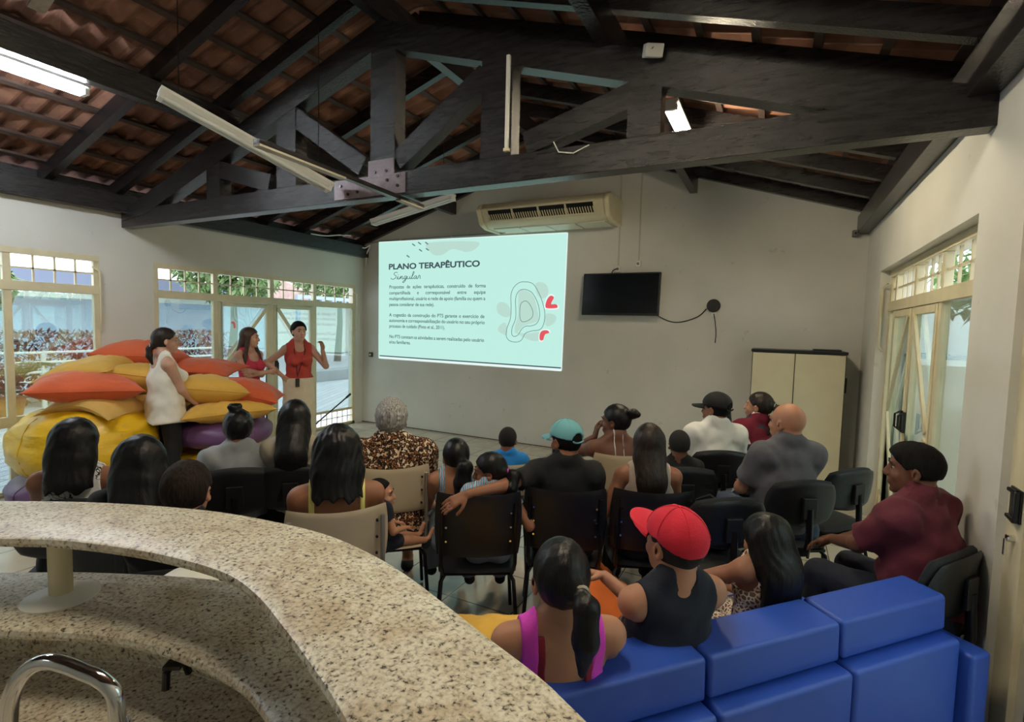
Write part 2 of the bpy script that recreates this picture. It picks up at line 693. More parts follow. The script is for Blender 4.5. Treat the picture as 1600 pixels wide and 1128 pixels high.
# ---------------- clay tile underside (both slopes) = ceiling
def roof_tiles():
    vs, fs = [], []
    pitch = 0.177
    du = pitch / 8
    ys = np.arange(YF - 0.3, YB + 0.35, du)
    prof = 0.020 + 0.024 * np.cos(2 * PI * (ys - 2.59) / pitch)
    rows = 12
    RL = 0.345
    for sgn in (-1, 1):
        for r in range(rows):
            d0 = r * RL - 0.02
            d1 = (r + 1) * RL + 0.05
            base = len(vs)
            jit = random.random
            for (d, off) in ((d0, 0.0), ((d0 + d1) / 2, 0.012), (d1, 0.026), (d1, 0.040)):
                x = RX + sgn * d * math.cos(math.atan(SL))
                z0 = RZ + 0.165 - SL * abs(x - RX) + off
                for y, p in zip(ys, prof):
                    vs.append((x, y, z0 + p))
            n = len(ys)
            for j in range(3):
                for i in range(n - 1):
                    fs.append((base + j * n + i, base + j * n + i + 1, base + (j + 1) * n + i + 1, base + (j + 1) * n + i))
    # upper skin that closes the roof from the sky
    b = len(vs)
    e = 4.25
    for (x, z) in ((RX - e, RZ + 0.27 - SL * e), (RX, RZ + 0.29), (RX + e, RZ + 0.27 - SL * e)):
        vs.append((x, YF - 0.3, z))
        vs.append((x, YB + 0.35, z))
    fs += [(b, b + 1, b + 3, b + 2), (b + 2, b + 3, b + 5, b + 4)]
    o = mesh_obj('ceiling', vs, fs, M_TILE)
    o['kind'] = 'structure'
roof_tiles()

# ---------------- rafters, battens, purlins, plates
def clone(o, name_src=None):
    c = o.copy()
    COL.objects.link(c)
    return c

raf_ys = [-2.4, -1.75, -1.1, -0.45, 0.2, 0.8, 1.4, 2.49, 3.10, 3.62, 4.25, 4.88, 5.51, 6.15, 6.79]
for side in (-1, 1):
    words = 'left' if side < 0 else 'right'
    x_in, x_out = RX + side * 0.02, (XL - 0.45 if side < 0 else XR + 0.5)
    z_in, z_out = rz_at(x_in), rz_at(x_out)
    proto = MB().prism_ax([(x_in, z_in), (x_out, z_out), (x_out, z_out + .135), (x_in, z_in + .135)], -0.035, 0.035, 1).build('rafter', M_WOOD)
    for i, y in enumerate(raf_ys):
        o = proto if i == 0 else clone(proto)
        o.location.y = y
        lab = 'dark wooden rafter running down the %s roof slope' % words
        if y == 6.79:
            lab = 'dark wooden rafter lying against the top of the back wall on the %s slope' % words
        elif y == 2.49:
            lab = 'dark wooden rafter just on the near side of the big truss, %s slope' % words
        elif y == 3.10:
            lab = 'dark wooden rafter directly above the big truss, %s slope' % words
        elif y > 3.2:
            lab = 'dark wooden rafter beyond the big truss on the %s roof slope' % words
        else:
            lab = 'dark wooden rafter near the camera on the %s roof slope' % words
        tag(o, lab, 'rafter', 'rafters of the %s roof slope%s' % (words, ' beyond the truss' if 3.2 < y < 6.5 else ' near the camera' if y < 2 else ''))
    bp = None
    for r in range(11):
        d = (r + 1) * 0.345 - 0.04
        x = RX + side * d * math.cos(math.atan(SL))
        z = rz_at(x) + 0.15
        mb = MB().box((0, (YB + YF) / 2, 0), (0.05, YB - YF + 0.2, 0.026), Matrix.Rotation(side * math.atan(SL), 3, 'Y'))
        if bp is None:
            bp = mb.build('batten', mat('brown_batten_wood', (62, 47, 40), 0.7, noise_amt=0.2, noise_scale=12))
            o = bp
        else:
            o = clone(bp)
        o.location = (x, 0, z)
        tag(o, 'thin wooden batten under the clay tiles of the %s roof slope' % words, 'batten', 'battens of the %s roof slope' % words)
    px = RX + side * 1.78
    pz = rz_at(px)
    tag(MB().bb((px - 0.045, YF, pz - 0.19), (px + 0.045, YB, pz)).build('purlin', M_WOOD, bevel=0.004),
        'long dark purlin beam halfway up the %s roof slope' % words, 'beam')
    xa, xb = (XL, XL + 0.12) if side < 0 else (XR - 0.12, XR)
    tag(MB().bb((xa, YF, 2.85), (xb, YB, 3.04)).build('wall_plate', M_WOOD, bevel=0.004),
        'long dark wooden plate beam along the top of the %s wall' % words, 'beam')
    xe0, xe1 = (XL - 0.15, XL - 0.10) if side < 0 else (XR + 0.10, XR + 0.15)
    tag(MB().bb((xe0, YF, 3.04), (xe1, YB, rz_at((xe0 + xe1) / 2) + 0.15)).build('eave_board', M_WOOD), 'dark board closing the gap between the %s wall and the roof tiles' % words, 'board')
tag(MB().bb((RX - 0.045, YF, RZ - 0.17), (RX + 0.045, YB, RZ + 0.02)).build('ridge_beam', M_WOOD), 'long dark ridge beam at the top of the roof', 'beam')

# light coloured board beside the left purlin
tag(MB().beam((-4.35, 1.66, rz_at(-4.35) - 0.01), (-3.55, 1.62, rz_at(-3.55) - 0.01), 0.09, 0.02).build('pale_board', mat('grey_board', (150, 142, 132), 0.8, noise_amt=0.2, noise_scale=20)),
    'short pale board under the left roof slope near the lit lamp', 'board')

# ---------------- the big truss
def truss():
    y0, y1 = 3.13, 3.25
    t = thing('roof_truss', 'big dark wooden roof truss spanning the hall from wall to wall', 'roof truss', (RX, 3.19, 2.71))
    def part(name, mb, m=M_WOOD, par=t, **kw):
        return mb.build(name, m, par, world=True, **kw)
    part('bottom_chord', MB().bb((XL, y0, 2.71), (XR, y1, 2.89)), bevel=0.004)
    top = lambda x: 4.03 - SL * abs(x - RX)
    for s in (-1, 1):
        xo = XL + 0.02 if s < 0 else XR - 0.02
        part('top_chord', MB().prism_ax([(RX, top(RX)), (xo, top(xo)), (xo, top(xo) - 0.10), (xo - s * 0.45, top(xo - s * .45) - 0.20), (RX, top(RX) - 0.2)], y0 - 0.004, y1 + 0.004, 1))
        x1, x2 = RX + s * 1.03, RX + s * 2.03
        part('post', MB().bb((x1 - 0.12, y0, 2.89), (x1 + 0.12, y1, top(x1) - 0.14)), bevel=0.003)
        part('post', MB().bb((x2 - 0.10, y0, 2.89), (x2 + 0.10, y1, top(x2) - 0.14)), bevel=0.003)
        ym = (y0 + y1) / 2
        part('diagonal_brace', MB().beam((x1 - s * .10, ym, top(x1) - 0.24), (RX + s * 0.17, ym, 2.97), 0.11, 0.15))
        part('diagonal_brace', MB().beam((x2 - s * .08, ym, top(x2) - 0.24), (x1 + s * 0.22, ym, 2.95), 0.11, 0.15))
    part('king_post', MB().bb((RX - 0.12 + .04, y0 - 0.002, 2.80), (RX + 0.12 + .04, y1 + 0.002, top(RX) - 0.05)), bevel=0.003)
    zinc = mat('painted_steel_plate', (120, 108, 112), 0.5, 0.4, noise_amt=0.15, noise_scale=20, bump=0.3)
    pl = part('gusset_plate', MB().bb((RX - 0.09, y0 - 0.012, 2.86), (RX + 0.16, y0 - 0.004, 2.99)).bb((RX - 0.45, y0 - 0.010, 2.725), (RX + 0.27, y0 - 0.002, 2.875)), zinc)
    for (x, z) in ((-0.02, 2.90), (0.09, 2.90), (-0.3, 2.76), (-0.2, 2.77), (-0.38, 2.83), (0.1, 2.83), (0.2, 2.78), (0.2, 2.85)):
        MB().cyl((RX + x, y0 - 0.020, z), (RX + x, y0 - 0.010, z), 0.012, n=8).build('bolt', M_BLACKM, pl, world=True)
    part('brace_strap', MB().tube([(RX + 1.46, y0 - 0.005, 2.93), (RX + 1.50, y0 - 0.012, 2.86), (RX + 1.60, y0 - .012, 2.84), (RX + 1.70, y0 - .005, 2.88)], 0.004, 6), M_PVC)
truss()

# little metal box on the truss rafter and wall junction boxes
def small_box(name, label, c, s, m=M_PVC, rot=None, cat='junction box'):
    t = thing(name, label, cat, c)
    MB().box((0, 0, 0), s, rot).build('box_body', m, t, bevel=0.006)
    MB().cyl((0, -s[1] / 2 - 0.004, 0), (0, -s[1] / 2, 0), min(s[0], s[2]) * 0.2, n=10).build('cover_screw', M_BLACKP, t)
    return t
small_box('junction_box', 'small white cube box fixed up on the truss at the top of the photo', (-0.72, 3.08, 3.34), (0.10, 0.09, 0.07), rot=Matrix.Rotation(0.5, 3, 'Z') @ Matrix.Rotation(0.4, 3, 'X'))
small_box('wall_sensor', 'small grey sensor box high on the back wall by the right corner', (0.70, 6.80, 2.85), (0.06, 0.06, 0.07), mat('grey_plastic', (120, 120, 112), 0.6), cat='sensor')

# ---------------- fluorescent fixtures
M_TUBE_OFF = mat('unlit_tube', (226, 230, 226), 0.25)
def tube_lit(strength, c=(240, 248, 255)):
    m = mat('lit_tube_%d_%d' % (int(strength), c[2]), (255, 255, 255), 0.4, emit=c, emit_s=strength)
    return m
LAMP = 78.0
def fixture(label, p0, p1, lit=0.0, group=None, hang=None, w=0.10, up=(0, 0, 1), col=(240, 248, 255)):
    p0, p1 = Vector(p0), Vector(p1)
    t = thing('fluorescent_lamp', label, 'ceiling lamp', (p0 + p1) / 2, group=group)
    d = (p1 - p0).normalized()
    side = d.cross(Vector(up)).normalized()
    u = side.cross(d).normalized()
    M = Matrix((side, d, u)).transposed()
    L = (p1 - p0).length
    prof = [(-w / 2, 0.0), (-w / 2, -0.018), (-0.02, -0.05), (0.02, -0.05), (w / 2, -0.018), (w / 2, 0.0)]
    mb = MB()
    vs = []
    for yy in (-L / 2, L / 2):
        for (a, c) in prof:
            vs.append(M @ Vector((a, yy, c)))
    n = len(prof)
    mb.add(vs, [tuple(range(n)), tuple(reversed(range(n, 2 * n)))] + [(i, (i + 1) % n, n + (i + 1) % n, n + i) for i in range(n)])
    mb.build('housing', M_WHITE, t)
    mt = tube_lit(lit, col) if lit else M_TUBE_OFF
    for s in (-1, 1):
        a = M @ Vector((s * 0.032, -L / 2 + 0.035, -0.062))
        b = M @ Vector((s * 0.032, L / 2 - 0.035, -0.062))
        MB().cyl(a, b, 0.013, n=12).build('tube', mt, t, smooth=True)
    for s in (-1, 1):
        c = M @ Vector((0, s * (L / 2 - 0.02), -0.055))
        mb2 = MB().box(c, (0.09, 0.028, 0.036), M)
        mb2.build('lamp_holder', M_PVC, t)
    if hang:
        for (a, b) in hang:
            MB().cyl(a, b, 0.003, n=6).build('hanging_wire', M_BLACKM, t, world=True)
    return t
fixture('bright lit fluorescent lamp under the left purlin', (-4.74, 0.95, 3.47), (-4.74, 2.10, 3.47), LAMP)
fixture('unlit white fluorescent lamp hanging askew in front of the truss', (-3.56, 1.97, 3.20), (-3.19, 3.04, 2.83), 0, hang=[((-3.5, 2.05, 3.17), (-3.5, 2.05, 3.97)), ((-3.24, 2.95, 2.86), (-3.24, 2.95, 3.98))])
fixture('unlit cream fluorescent lamp hanging above the left end of the slide', (-4.56, 5.0, 3.02), (-3.36, 5.0, 3.23), 0, hang=[((-4.4, 5, 3.05), (-4.4, 5, 3.69)), ((-3.5, 5, 3.2), (-3.5, 5, 3.98))])
fixture('lit fluorescent lamp seen behind the right post of the truss', (-0.75, 3.80, 3.36), (-0.75, 4.85, 3.36), LAMP, col=(255, 238, 205), hang=[((-.75, 3.95, 3.36), (-.75, 3.95, 3.56)), ((-.75, 4.7, 3.36), (-.75, 4.7, 3.56))])
fixture('lit fluorescent lamp under the right purlin above the sofa', (-0.86, 0.9, 3.47), (-0.86, 2.1, 3.47), LAMP, col=(255, 240, 212))
fixture('added unseen fluorescent lamp above the kitchen side', (-2.8, -1.9, 3.2), (-1.6, -1.9, 3.2), LAMP * 0.08, hang=[((-2.7, -1.9, 3.2), (-2.7, -1.9, 4.15)), ((-1.7, -1.9, 3.2), (-1.7, -1.9, 3.85))])  # unseen fill lamp added behind the camera to brighten the room
# cable trunking passing under the truss
tr = thing('cable_trunking', 'thin cream trunking bar passing under the middle of the truss', 'trunking', (-2.52, 1.86, 2.68))
MB().beam((-2.50, 1.86, 2.685), (-2.60, 3.42, 2.685), 0.045, 0.03).build('shaded_channel', M_WOOD, tr, world=True)  # dark colour between the cream covers stands for shadow on the bar
for (u0, u1) in ((0.0, 0.42), (0.80, 1.0)):
    a_, b_ = Vector((-2.50, 1.86, 2.668)), Vector((-2.60, 3.42, 2.668))
    MB().beam(a_.lerp(b_, u0), a_.lerp(b_, u1), 0.050, 0.012).build('cover', mat('cream_trunking', (176, 170, 150), 0.5), tr, world=True)
# upright fluorescent strip on the face of the right king-side post
vt = thing('conduit_strip', 'narrow white strip standing upright on the truss post right of the middle', 'strip', (-1.675, 3.115, 2.93))
MB().bb((-0.012, -0.012, 0), (0.012, 0.012, 0.60)).build('cover', M_PVC, vt, bevel=0.003)
MB().bb((-0.018, -0.014, -0.02), (0.018, 0.014, 0.0)).build('end_cap', M_CREAM, vt)

# ---------------- glazed door walls
def glazed(name, X, sgn, segs, ztop, ztr, door=None, low_rail=0.62, low_grille=(), z0=0.0, handle_mat=M_BLACKP):
    """segs: list of y limits ; sgn=+1 the room is on the +x side"""
    t = empty(name, (X, segs[0], 0))
    t['kind'] = 'structure'
    W, D = 0.05, 0.05
    fr = MB()
    def bar(y0, y1, z0_, z1_, d=D, off=0.0):
        fr.bb((X - d / 2 + off, y0, z0_), (X + d / 2 + off, y1, z1_))
    a, b = segs[0], segs[-1]
    bar(a, b, ztop - 0.06, ztop, 0.07)
    bar(a, b, ztr - 0.07, ztr + 0.02, 0.07)
    bar(a, a + W, 0, ztop - 0.06)
    bar(b - W, b, 0, ztop - 0.06)
    for y in segs[1:-1]:
        bar(y - 0.03, y + 0.03, 0, ztop - .06)
    bar(a, b, 0.0, 0.05)
    fr.build('frame', M_CREAM, t, world=True, bevel=0.004)
    for i in range(len(segs) - 1):
        y0, y1 = segs[i] + 0.03, segs[i + 1] - 0.03
        g = MB()
        zA, zB = ztr + 0.02, ztop - 0.06
        zm = (zA + zB) / 2
        g.bb((X - 0.008, y0, zm - 0.008), (X + 0.008, y1, zm + 0.008))
        for k in range(1, 4):
            yy = y0 + (y1 - y0) * k / 4
            g.bb((X - 0.008, yy - 0.008, zA), (X + 0.008, yy + 0.008, zB))
        if i in low_grille:
            g.bb((X - .008, y0, 0.25), (X + .008, y1, 0.29))
            for k in range(1, 7):
                yy = y0 + (y1 - y0) * k / 7
                g.bb((X - 0.006, yy - 0.006, 0.05), (X + 0.006, yy + 0.006, 0.25))
            g.bb((X - .006, y0, 0.145), (X + .006, y1, 0.157))
        g.build('transom_grille', M_CREAM, t, world=True)
        isdoor = door and i in door
        if isdoor:
            lf = MB()
            q = 0.055
            for (u0, u1, v0, v1) in ((y0, y0 + q, 0.02, ztr - .075), (y1 - q, y1, 0.02, ztr - .075), (y0 + q, y1 - q, ztr - .075 - q, ztr - .075), (y0 + q, y1 - q, 0.02, 0.14)):
                lf.bb((X - 0.02 + sgn * 0.012, u0, v0), (X + 0.02 + sgn * 0.012, u1, v1))
            lo = lf.build('door_leaf', M_CREAM, t, world=True, bevel=0.004)
            first = (i == door[0])
            yc, yo = (y1, y0) if first else (y0, y1)
            s = -1 if first else 1
            xx = X + sgn * 0.034
            br = MB().beam((xx, yc + s * 0.06, ztr - 0.13), (xx, yo - s * 0.04, 1.10), 0.045, 0.02, up=(1, 0, 0))
            br.beam((xx, yo - s * 0.04, 1.06), (xx, yc + s * 0.06, 0.16), 0.045, 0.02, up=(1, 0, 0))
            br.build('diagonal_brace', M_CREAM, lo, world=True)
            hd = MB().bb((X + sgn * .034, yc + s * 0.004, 1.00), (X + sgn * .05, yc + s * 0.05, 1.16))
            hd.tube([(X + sgn * .05, yc + s * .03, 1.01), (X + sgn * .08, yc + s * .03, 1.03), (X + sgn * .08, yc + s * .03, 1.13), (X + sgn * .05, yc + s * .03, 1.15)], 0.008, 8)
            hd.build('handle', handle_mat, lo, world=True)
        lb = 0.14 if isdoor else (0.29 if i in low_grille else 0.05)
        MB().bb((X - 0.003, y0, lb), (X + 0.003, y1, ztr - 0.07)).build('pane', M_GLASS, t, world=True)
        if not isdoor and i not in low_grille and low_rail:
            MB().bb((X - 0.02, y0, low_rail), (X + 0.02, y1, low_rail + 0.10)).build('rail', M_CREAM, t, world=True)
    # lever rod of the transom at the end of the frame
    st = MB()
    yy = b - 0.02
    st.tube([(X + sgn * 0.05, yy - 0.05, ztop - 0.12), (X + sgn * 0.09, yy, ztop - 0.16), (X + sgn * 0.09, yy, ztr - 0.40), (X + sgn * .06, yy, ztr - 0.44)], 0.010, 8)
    st.build('latch_rod', M_CREAM, t, world=True, smooth=True)
    return t

glazed('window_1', XL - 0.03, 1, [0.0, 0.8, 1.45, 2.17, 2.91], 2.375, 2.04, None, low_rail=0.66)
glazed('door_1', XL - 0.03, 1, [3.45, 4.19, 5.02, 5.79, 6.65], 2.375, 2.04, (1, 2), low_rail=0, low_grille=(0, 3))
glazed('door_2', XR + 0.11, -1, [3.28, 4.22, 4.96, 5.70, 5.95], 2.35, 2.04, (1, 2), low_rail=0, low_grille=(3,))
# third door at the right edge of the photo
d3 = empty('door_3', (XR + 0.06, 1.0, 0))
d3['kind'] = 'structure'
X3 = XR + 0.05
MB().bb((X3 - 0.02, 2.58, 0), (X3 + 0.03, 2.74, 2.35)).bb((X3 - .02, 1.0, 0), (X3 + .03, 1.1, 2.35)).bb((X3 - .02, 1.1, 2.25), (X3 + .03, 2.58, 2.35)).build('frame', M_CREAM, d3, world=True, bevel=0.004)
MB().bb((X3 + .0, 2.50, 0.02), (X3 + .03, 2.575, 2.24)).bb((X3 + .0, 1.12, 0.02), (X3 + .03, 1.2, 2.24)).bb((X3, 1.2, 0.02), (X3 + .03, 2.5, 0.14)).build('door_leaf', M_CREAM, d3, world=True, bevel=0.003)
MB().bb((X3 + .01, 1.2, 0.14), (X3 + .016, 2.5, 2.24)).build('pane', M_GLASS, d3, world=True)
hb = MB().bb((X3 - .03, 2.60, 1.04), (X3 - .02, 2.70, 1.17))
hb.bb((X3 - .045, 2.60, 1.045), (X3 - .03, 2.615, 1.165)).bb((X3 - .045, 2.615, 1.15), (X3 - .03, 2.69, 1.165)).bb((X3 - .045, 2.615, 1.045), (X3 - .03, 2.69, 1.06))
hb.build('handle', M_BLACKP, d3, world=True, bevel=0.004)
MB().cyl((X3 - .045, 2.65, .97), (X3 - .02, 2.65, .97), 0.014, n=12).bb((X3 - .05, 2.645, .90), (X3 - .047, 2.66, .965)).build('lock', M_CHROME, d3, world=True)

# ---------------- outside
M_DECK, nt_, b_, co_ = base_nodes('patio_paving', 0.5, 0.4)
brk_ = nt_.nodes.new('ShaderNodeTexBrick')
brk_.offset = 0.5
brk_.inputs['Scale'].default_value = 1
brk_.inputs['Brick Width'].default_value = 2.2
brk_.inputs['Row Height'].default_value = 0.16
brk_.inputs['Mortar Size'].default_value = 0.012
brk_.inputs['Color1'].default_value = lin((206, 206, 214))
brk_.inputs['Color2'].default_value = lin((186, 186, 200))
brk_.inputs['Mortar'].default_value = lin((140, 138, 148))
mp_ = nt_.nodes.new('ShaderNodeMapping')
mp_.inputs['Rotation'].default_value = (0, 0, R_(62))
nt_.links.new(co_, mp_.inputs['Vector'])
nt_.links.new(mp_.outputs[0], brk_.inputs['Vector'])
nt_.links.new(brk_.outputs['Color'], b_.inputs['Base Color'])
g1 = MB().bb((-40, -12, -0.15), (XL - 0.15, 40, -0.03)).build('patio', M_DECK)
g1['kind'] = 'structure'
g2 = MB().bb((XR + 0.3, -12, -0.15), (16, 40, -0.03)).build('side_yard', mat('yard_paving', (196, 188, 176), 0.8, noise_amt=0.1))
g2['kind'] = 'structure'
M_FOL = mat('green_foliage', (92, 122, 62), 0.7, col2=(146, 168, 110), noise_scale=3.0, bump=0.6, bump_scale=14)
M_RED = mat('reddish_foliage', (112, 58, 52), 0.7, col2=(146, 108, 84), noise_scale=5.0, bump=0.6, bump_scale=14)

def leaf_cloud(n, lo, hi, size, shape='box', seed=1):
    rnd = random.Random(seed)
    mb = MB()
    c = [(lo[i] + hi[i]) / 2 for i in range(3)]
    r = [(hi[i] - lo[i]) / 2 for i in range(3)]
    k = 0
    while k < n:
        p = [rnd.uniform(-1, 1) for _ in range(3)]
        if shape == 'ball' and sum(v * v for v in p) > 1:
            continue
        k += 1
        q = Vector([c[i] + p[i] * r[i] for i in range(3)])
        M = Matrix.Rotation(rnd.uniform(0, 6.28), 3, 'Z') @ Matrix.Rotation(rnd.uniform(-1.2, 1.2), 3, 'X')
        s = size * rnd.uniform(0.6, 1.4)
        mb.add([q + M @ Vector(v) for v in ((-s * .35, 0, 0), (0, -s, 0), (s * .35, 0, 0), (0, s, 0), (0, 0, s * .15))], [(0, 1, 4), (1, 2, 4), (2, 3, 4), (3, 0, 4)])
    return mb
def railing(x, y0, y1):
    t = thing('railing', 'white metal patio railing with four horizontal bars seen through the left window', 'railing', (x, y0, 0))
    for k, z in enumerate((0.50, 0.68, 0.86, 1.04)):
        MB().cyl((x, y0, z), (x, y1, z), 0.024, n=8).build('bar', M_WHITE, t, world=True)
    y = y0
    while y <= y1 + 0.01:
        MB().bb((x - .03, y - .03, -0.03), (x + .03, y + .03, 1.06)).build('post', M_WHITE, t, world=True)
        y += 1.1
railing(-12.0, 1.2, 7.8)
tag(leaf_cloud(9000, (-13.9, 0.5, 0.0), (-12.5, 8.6, 1.42), 0.07, seed=3).build('hedge', M_RED), 'low reddish brown hedge behind the white railing outside', 'hedge', kind='stuff')
def tree(label, x, y, h, r, seed):
    t = thing('tree', label, 'tree', (x, y, 0))
    MB().tube([(0, 0, -0.05), (0.1, 0.05, h * .3), (0, 0.1, h * .7)], [0.16, 0.12, 0.06], 8).build('trunk', mat('bark', (92, 76, 62), 0.9), t, smooth=True)
    leaf_cloud(2600, (-r, -r, h * .45), (r, r, h), 0.2, 'ball', seed).build('crown', M_FOL, t)
tree('leafy green tree seen through the transom over the double door', -17.5, 17.0, 5.6, 2.2, 5)
tree('green tree seen through the transom left of the double door leaves', -17.0, 11.6, 5.0, 1.8, 6)
tree('green bush tree seen through the near window at the far left', -15.2, 4.2, 3.3, 1.0, 9)
def palm(x, y):
    t = thing('potted_palm', 'dark feathery palm standing outside at the left edge of the near window', 'plant', (x, y, 0))
    MB().lathe([(0.14, 0), (0.2, 0.35), (0.22, 0.36)], n=16).build('pot', mat('clay_pot', (150, 92, 66), 0.8), t)
    fr = MB()
    for k in range(22):
        a = k * 2.4
        L = 0.7
        pts = [Vector((math.cos(a) * L * u * .8, math.sin(a) * L * u * .8, 0.4 + 1.25 * u - 0.75 * u * u)) for u in (0, .25, .5, .75, 1)]
        fr.tube(pts, 0.006, 4)
        for j in range(1, 5):
            d = (pts[j] - pts[j - 1]).normalized()
            s = d.cross(Vector((0, 0, 1))).normalized()
            for q in (-1, 1):
                for w in (0.0, 0.5):
                    b0 = pts[j - 1].lerp(pts[j], w)
                    fr.add([b0, b0 + s * q * .18 + d * .12 - Vector((0, 0, .05)), b0 + d * .05], [(0, 1, 2)])
    fr.build('fronds', mat('dark_frond', (58, 70, 44), 0.6), t)
palm(-11.2, 3.75)
# pale building across the patio
bd = thing('pool_building', 'long pale blue building with a flat white roof edge across the patio', 'building', (-20, 6, 0))
MB().bb((-24, -2, 0), (-20, 15.5, 2.25)).build('wall', mat('pale_blue_paint', (196, 212, 232), 0.8, noise_amt=.05), bd, world=True)
MB().bb((-24.2, -2.2, 2.25), (-19.4, 15.7, 2.40)).build('roof_edge', M_WHITE, bd, world=True)
MB().bb((-23.9, -2, 2.40), (-19.8, 15.5, 3.1)).build('shaded_opening', mat('veranda_shade_mauve', (122, 128, 146), 0.8), bd, world=True)  # mauve block, its colour stands for the shaded veranda opening
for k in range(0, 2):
    f = MB().bb((-20.03, 0.5 + k * 3.9, 0.6), (-19.98, 2.2 + k * 3.9, 1.9)).build('window', mat('dark_window', (74, 88, 120), 0.2), bd, world=True)  # dark blue window panels set on the wall face
house = thing('house', 'low house with a red clay tile roof beyond the patio', 'house', (-24, 26, 0))
MB().bb((-30, 20, 0), (-22, 40, 2.8)).build('wall', mat('house_paint', (214, 208, 200), 0.8), house, world=True)
MB().prism_ax([(-31, 2.8), (-21, 2.8), (-26, 4.6)], 19.4, 40.6, 1).build('roof', mat('red_roof', (178, 146, 134), 0.8, noise_amt=0.2, noise_scale=4, bump=0.5, bump_scale=10), house, world=True)
cp = thing('blue_gate', 'blue painted gate panels outside behind the double door', 'gate', (-14.5, 13.5, 0))
MB().bb((-14.6, 12.3, 2.5), (-14.5, 16.4, 2.62)).build('top_rail', mat('blue_paint', (150, 162, 186), 0.5), cp, world=True)
for k in range(9):
    MB().bb((-14.6, 12.35 + k * .5, 2.25), (-14.52, 12.55 + k * .5, 2.5)).build('picket', MATS['blue_paint'], cp, world=True)
for k in (12.3, 16.3):
    MB().bb((-14.6, k, 0), (-14.5, k + .1, 2.5)).build('post', MATS['blue_paint'], cp, world=True)
step = thing('planter_step', 'low grey raised step outside behind the speakers', 'step', (-10.5, 11, 0))
MB().bb((-12.4, 10.2, -0.03), (-11.8, 13.2, 0.28)).build('block', mat('grey_concrete', (150, 152, 158), 0.8, noise_amt=.1), step, world=True, bevel=0.01)
# right yard
tag(MB().bb((4.2, -2, 0), (4.4, 16, 2.3)).build('boundary_wall', mat('yard_wall_paint', (220, 214, 200), 0.85, noise_amt=0.06)), 'pale boundary wall outside the right doors', 'wall')
tag(leaf_cloud(2200, (2.6, 5.4, 2.1), (4.1, 13, 3.9), 0.16, seed=12).build('climbing_foliage', M_FOL), 'green foliage outside above the boundary wall on the right', 'foliage', kind='stuff')
# ---------------- projected slide
def emat(name, col, s=1.0):
    return mat(name, tuple(int(c * 0.3) for c in col), 0.9, spec=0.0, emit=col, emit_s=s)
SL_E = 0.455
M_SLIDE = emat('slide_mint_light', (196, 243, 231), SL_E)
M_SWHITE = emat('slide_white_light', (236, 252, 250), SL_E)
M_SINK = emat('slide_dark_ink', (66, 84, 92), SL_E)
M_STEXT = emat('slide_grey_ink', (70, 96, 98), SL_E)
M_SLINE = emat('slide_contour_ink', (104, 136, 132), SL_E)
M_SBLOB = emat('slide_pale_blob', (190, 224, 212), SL_E)
M_SRED = emat('slide_coral_ink', (232, 92, 100), SL_E)
slide = thing('projected_slide', 'large mint coloured presentation slide projected on the back wall', 'projected image', (-4.38, 6.84, 1.12))
SY = 6.84
q = [(-6.078, 1.132), (-2.708, 1.121), (-2.679, 3.069), (-6.090, 3.108)]
MB().prism_ax(q, SY - 0.004, SY - 0.001, 1).build('light_field', M_SLIDE, slide, world=True)  # glowing sheet stands in for projector light falling on the wall
def strip(name, a, b, w, m, y=SY - 0.0055):
    ax, az = a
    bx, bz = b
    L = math.hypot(bx - ax, bz - az)
    nx, nz = -(bz - az) / L * w / 2, (bx - ax) / L * w / 2
    return MB().prism_ax([(ax + nx, az + nz), (bx + nx, bz + nz), (bx - nx, bz - nz), (ax - nx, az - nz)], y - 0.0008, y, 1).build(name, m, slide, world=True)
strip('bottom_line', (-6.05, 1.180), (-2.712, 1.168), 0.018, M_SINK)
strip('bottom_band', (-6.05, 1.150), (-2.712, 1.139), 0.036, M_SWHITE)
strip('edge_line', (-2.705, 1.13), (-2.677, 3.06), 0.012, M_SWHITE)
strip('edge_line', (-6.08, 3.098), (-2.69, 3.062), 0.010, M_SWHITE)
def smooth_poly(P, sub=6):
    n = len(P)
    out = []
    for i in range(n):
        p0, p1, p2, p3 = [np.array(P[(i + k) % n]) for k in (-1, 0, 1, 2)]
        for j in range(sub):
            t = j / sub
            out.append(tuple(0.5 * (2 * p1 + (p2 - p0) * t + (2 * p0 - 5 * p1 + 4 * p2 - p3) * t * t + (3 * p1 - p0 - 3 * p2 + p3) * t ** 3)))
    return out
def blob(name, P, m, y):
    return MB().prism_ax(smooth_poly(P), y - 0.0006, y, 1).build(name, m, slide, world=True)
b1 = [(-3.778, 2.047), (-3.728, 2.096), (-3.639, 2.087), (-3.56, 2.019), (-3.546, 1.904), (-3.611, 1.874), (-3.712, 1.902), (-3.769, 1.959)]
b2 = [(-3.145, 2.36), (-3.063, 2.387), (-2.97, 2.339), (-2.941, 2.246), (-2.975, 2.172), (-3.056, 2.154), (-3.13, 2.229)]
b3 = [(-2.967, 1.93), (-2.866, 1.931), (-2.808, 1.886), (-2.841, 1.802), (-2.941, 1.753), (-2.984, 1.818)]
b4 = [(-3.74, 1.725), (-3.664, 1.789), (-3.608, 1.767), (-3.593, 1.612), (-3.682, 1.629), (-3.739, 1.666)]
b5 = [(-3.441, 1.655), (-3.27, 1.641), (-3.061, 1.666), (-3.057, 1.553), (-3.182, 1.539), (-3.31, 1.582), (-3.397, 1.618)]
b6 = [(-5.052, 3.041), (-4.172, 3.017), (-4.17, 2.909), (-4.333, 2.866), (-4.477, 2.902), (-4.623, 2.919), (-4.77, 2.844), (-4.921, 2.839), (-5.024, 2.905)]
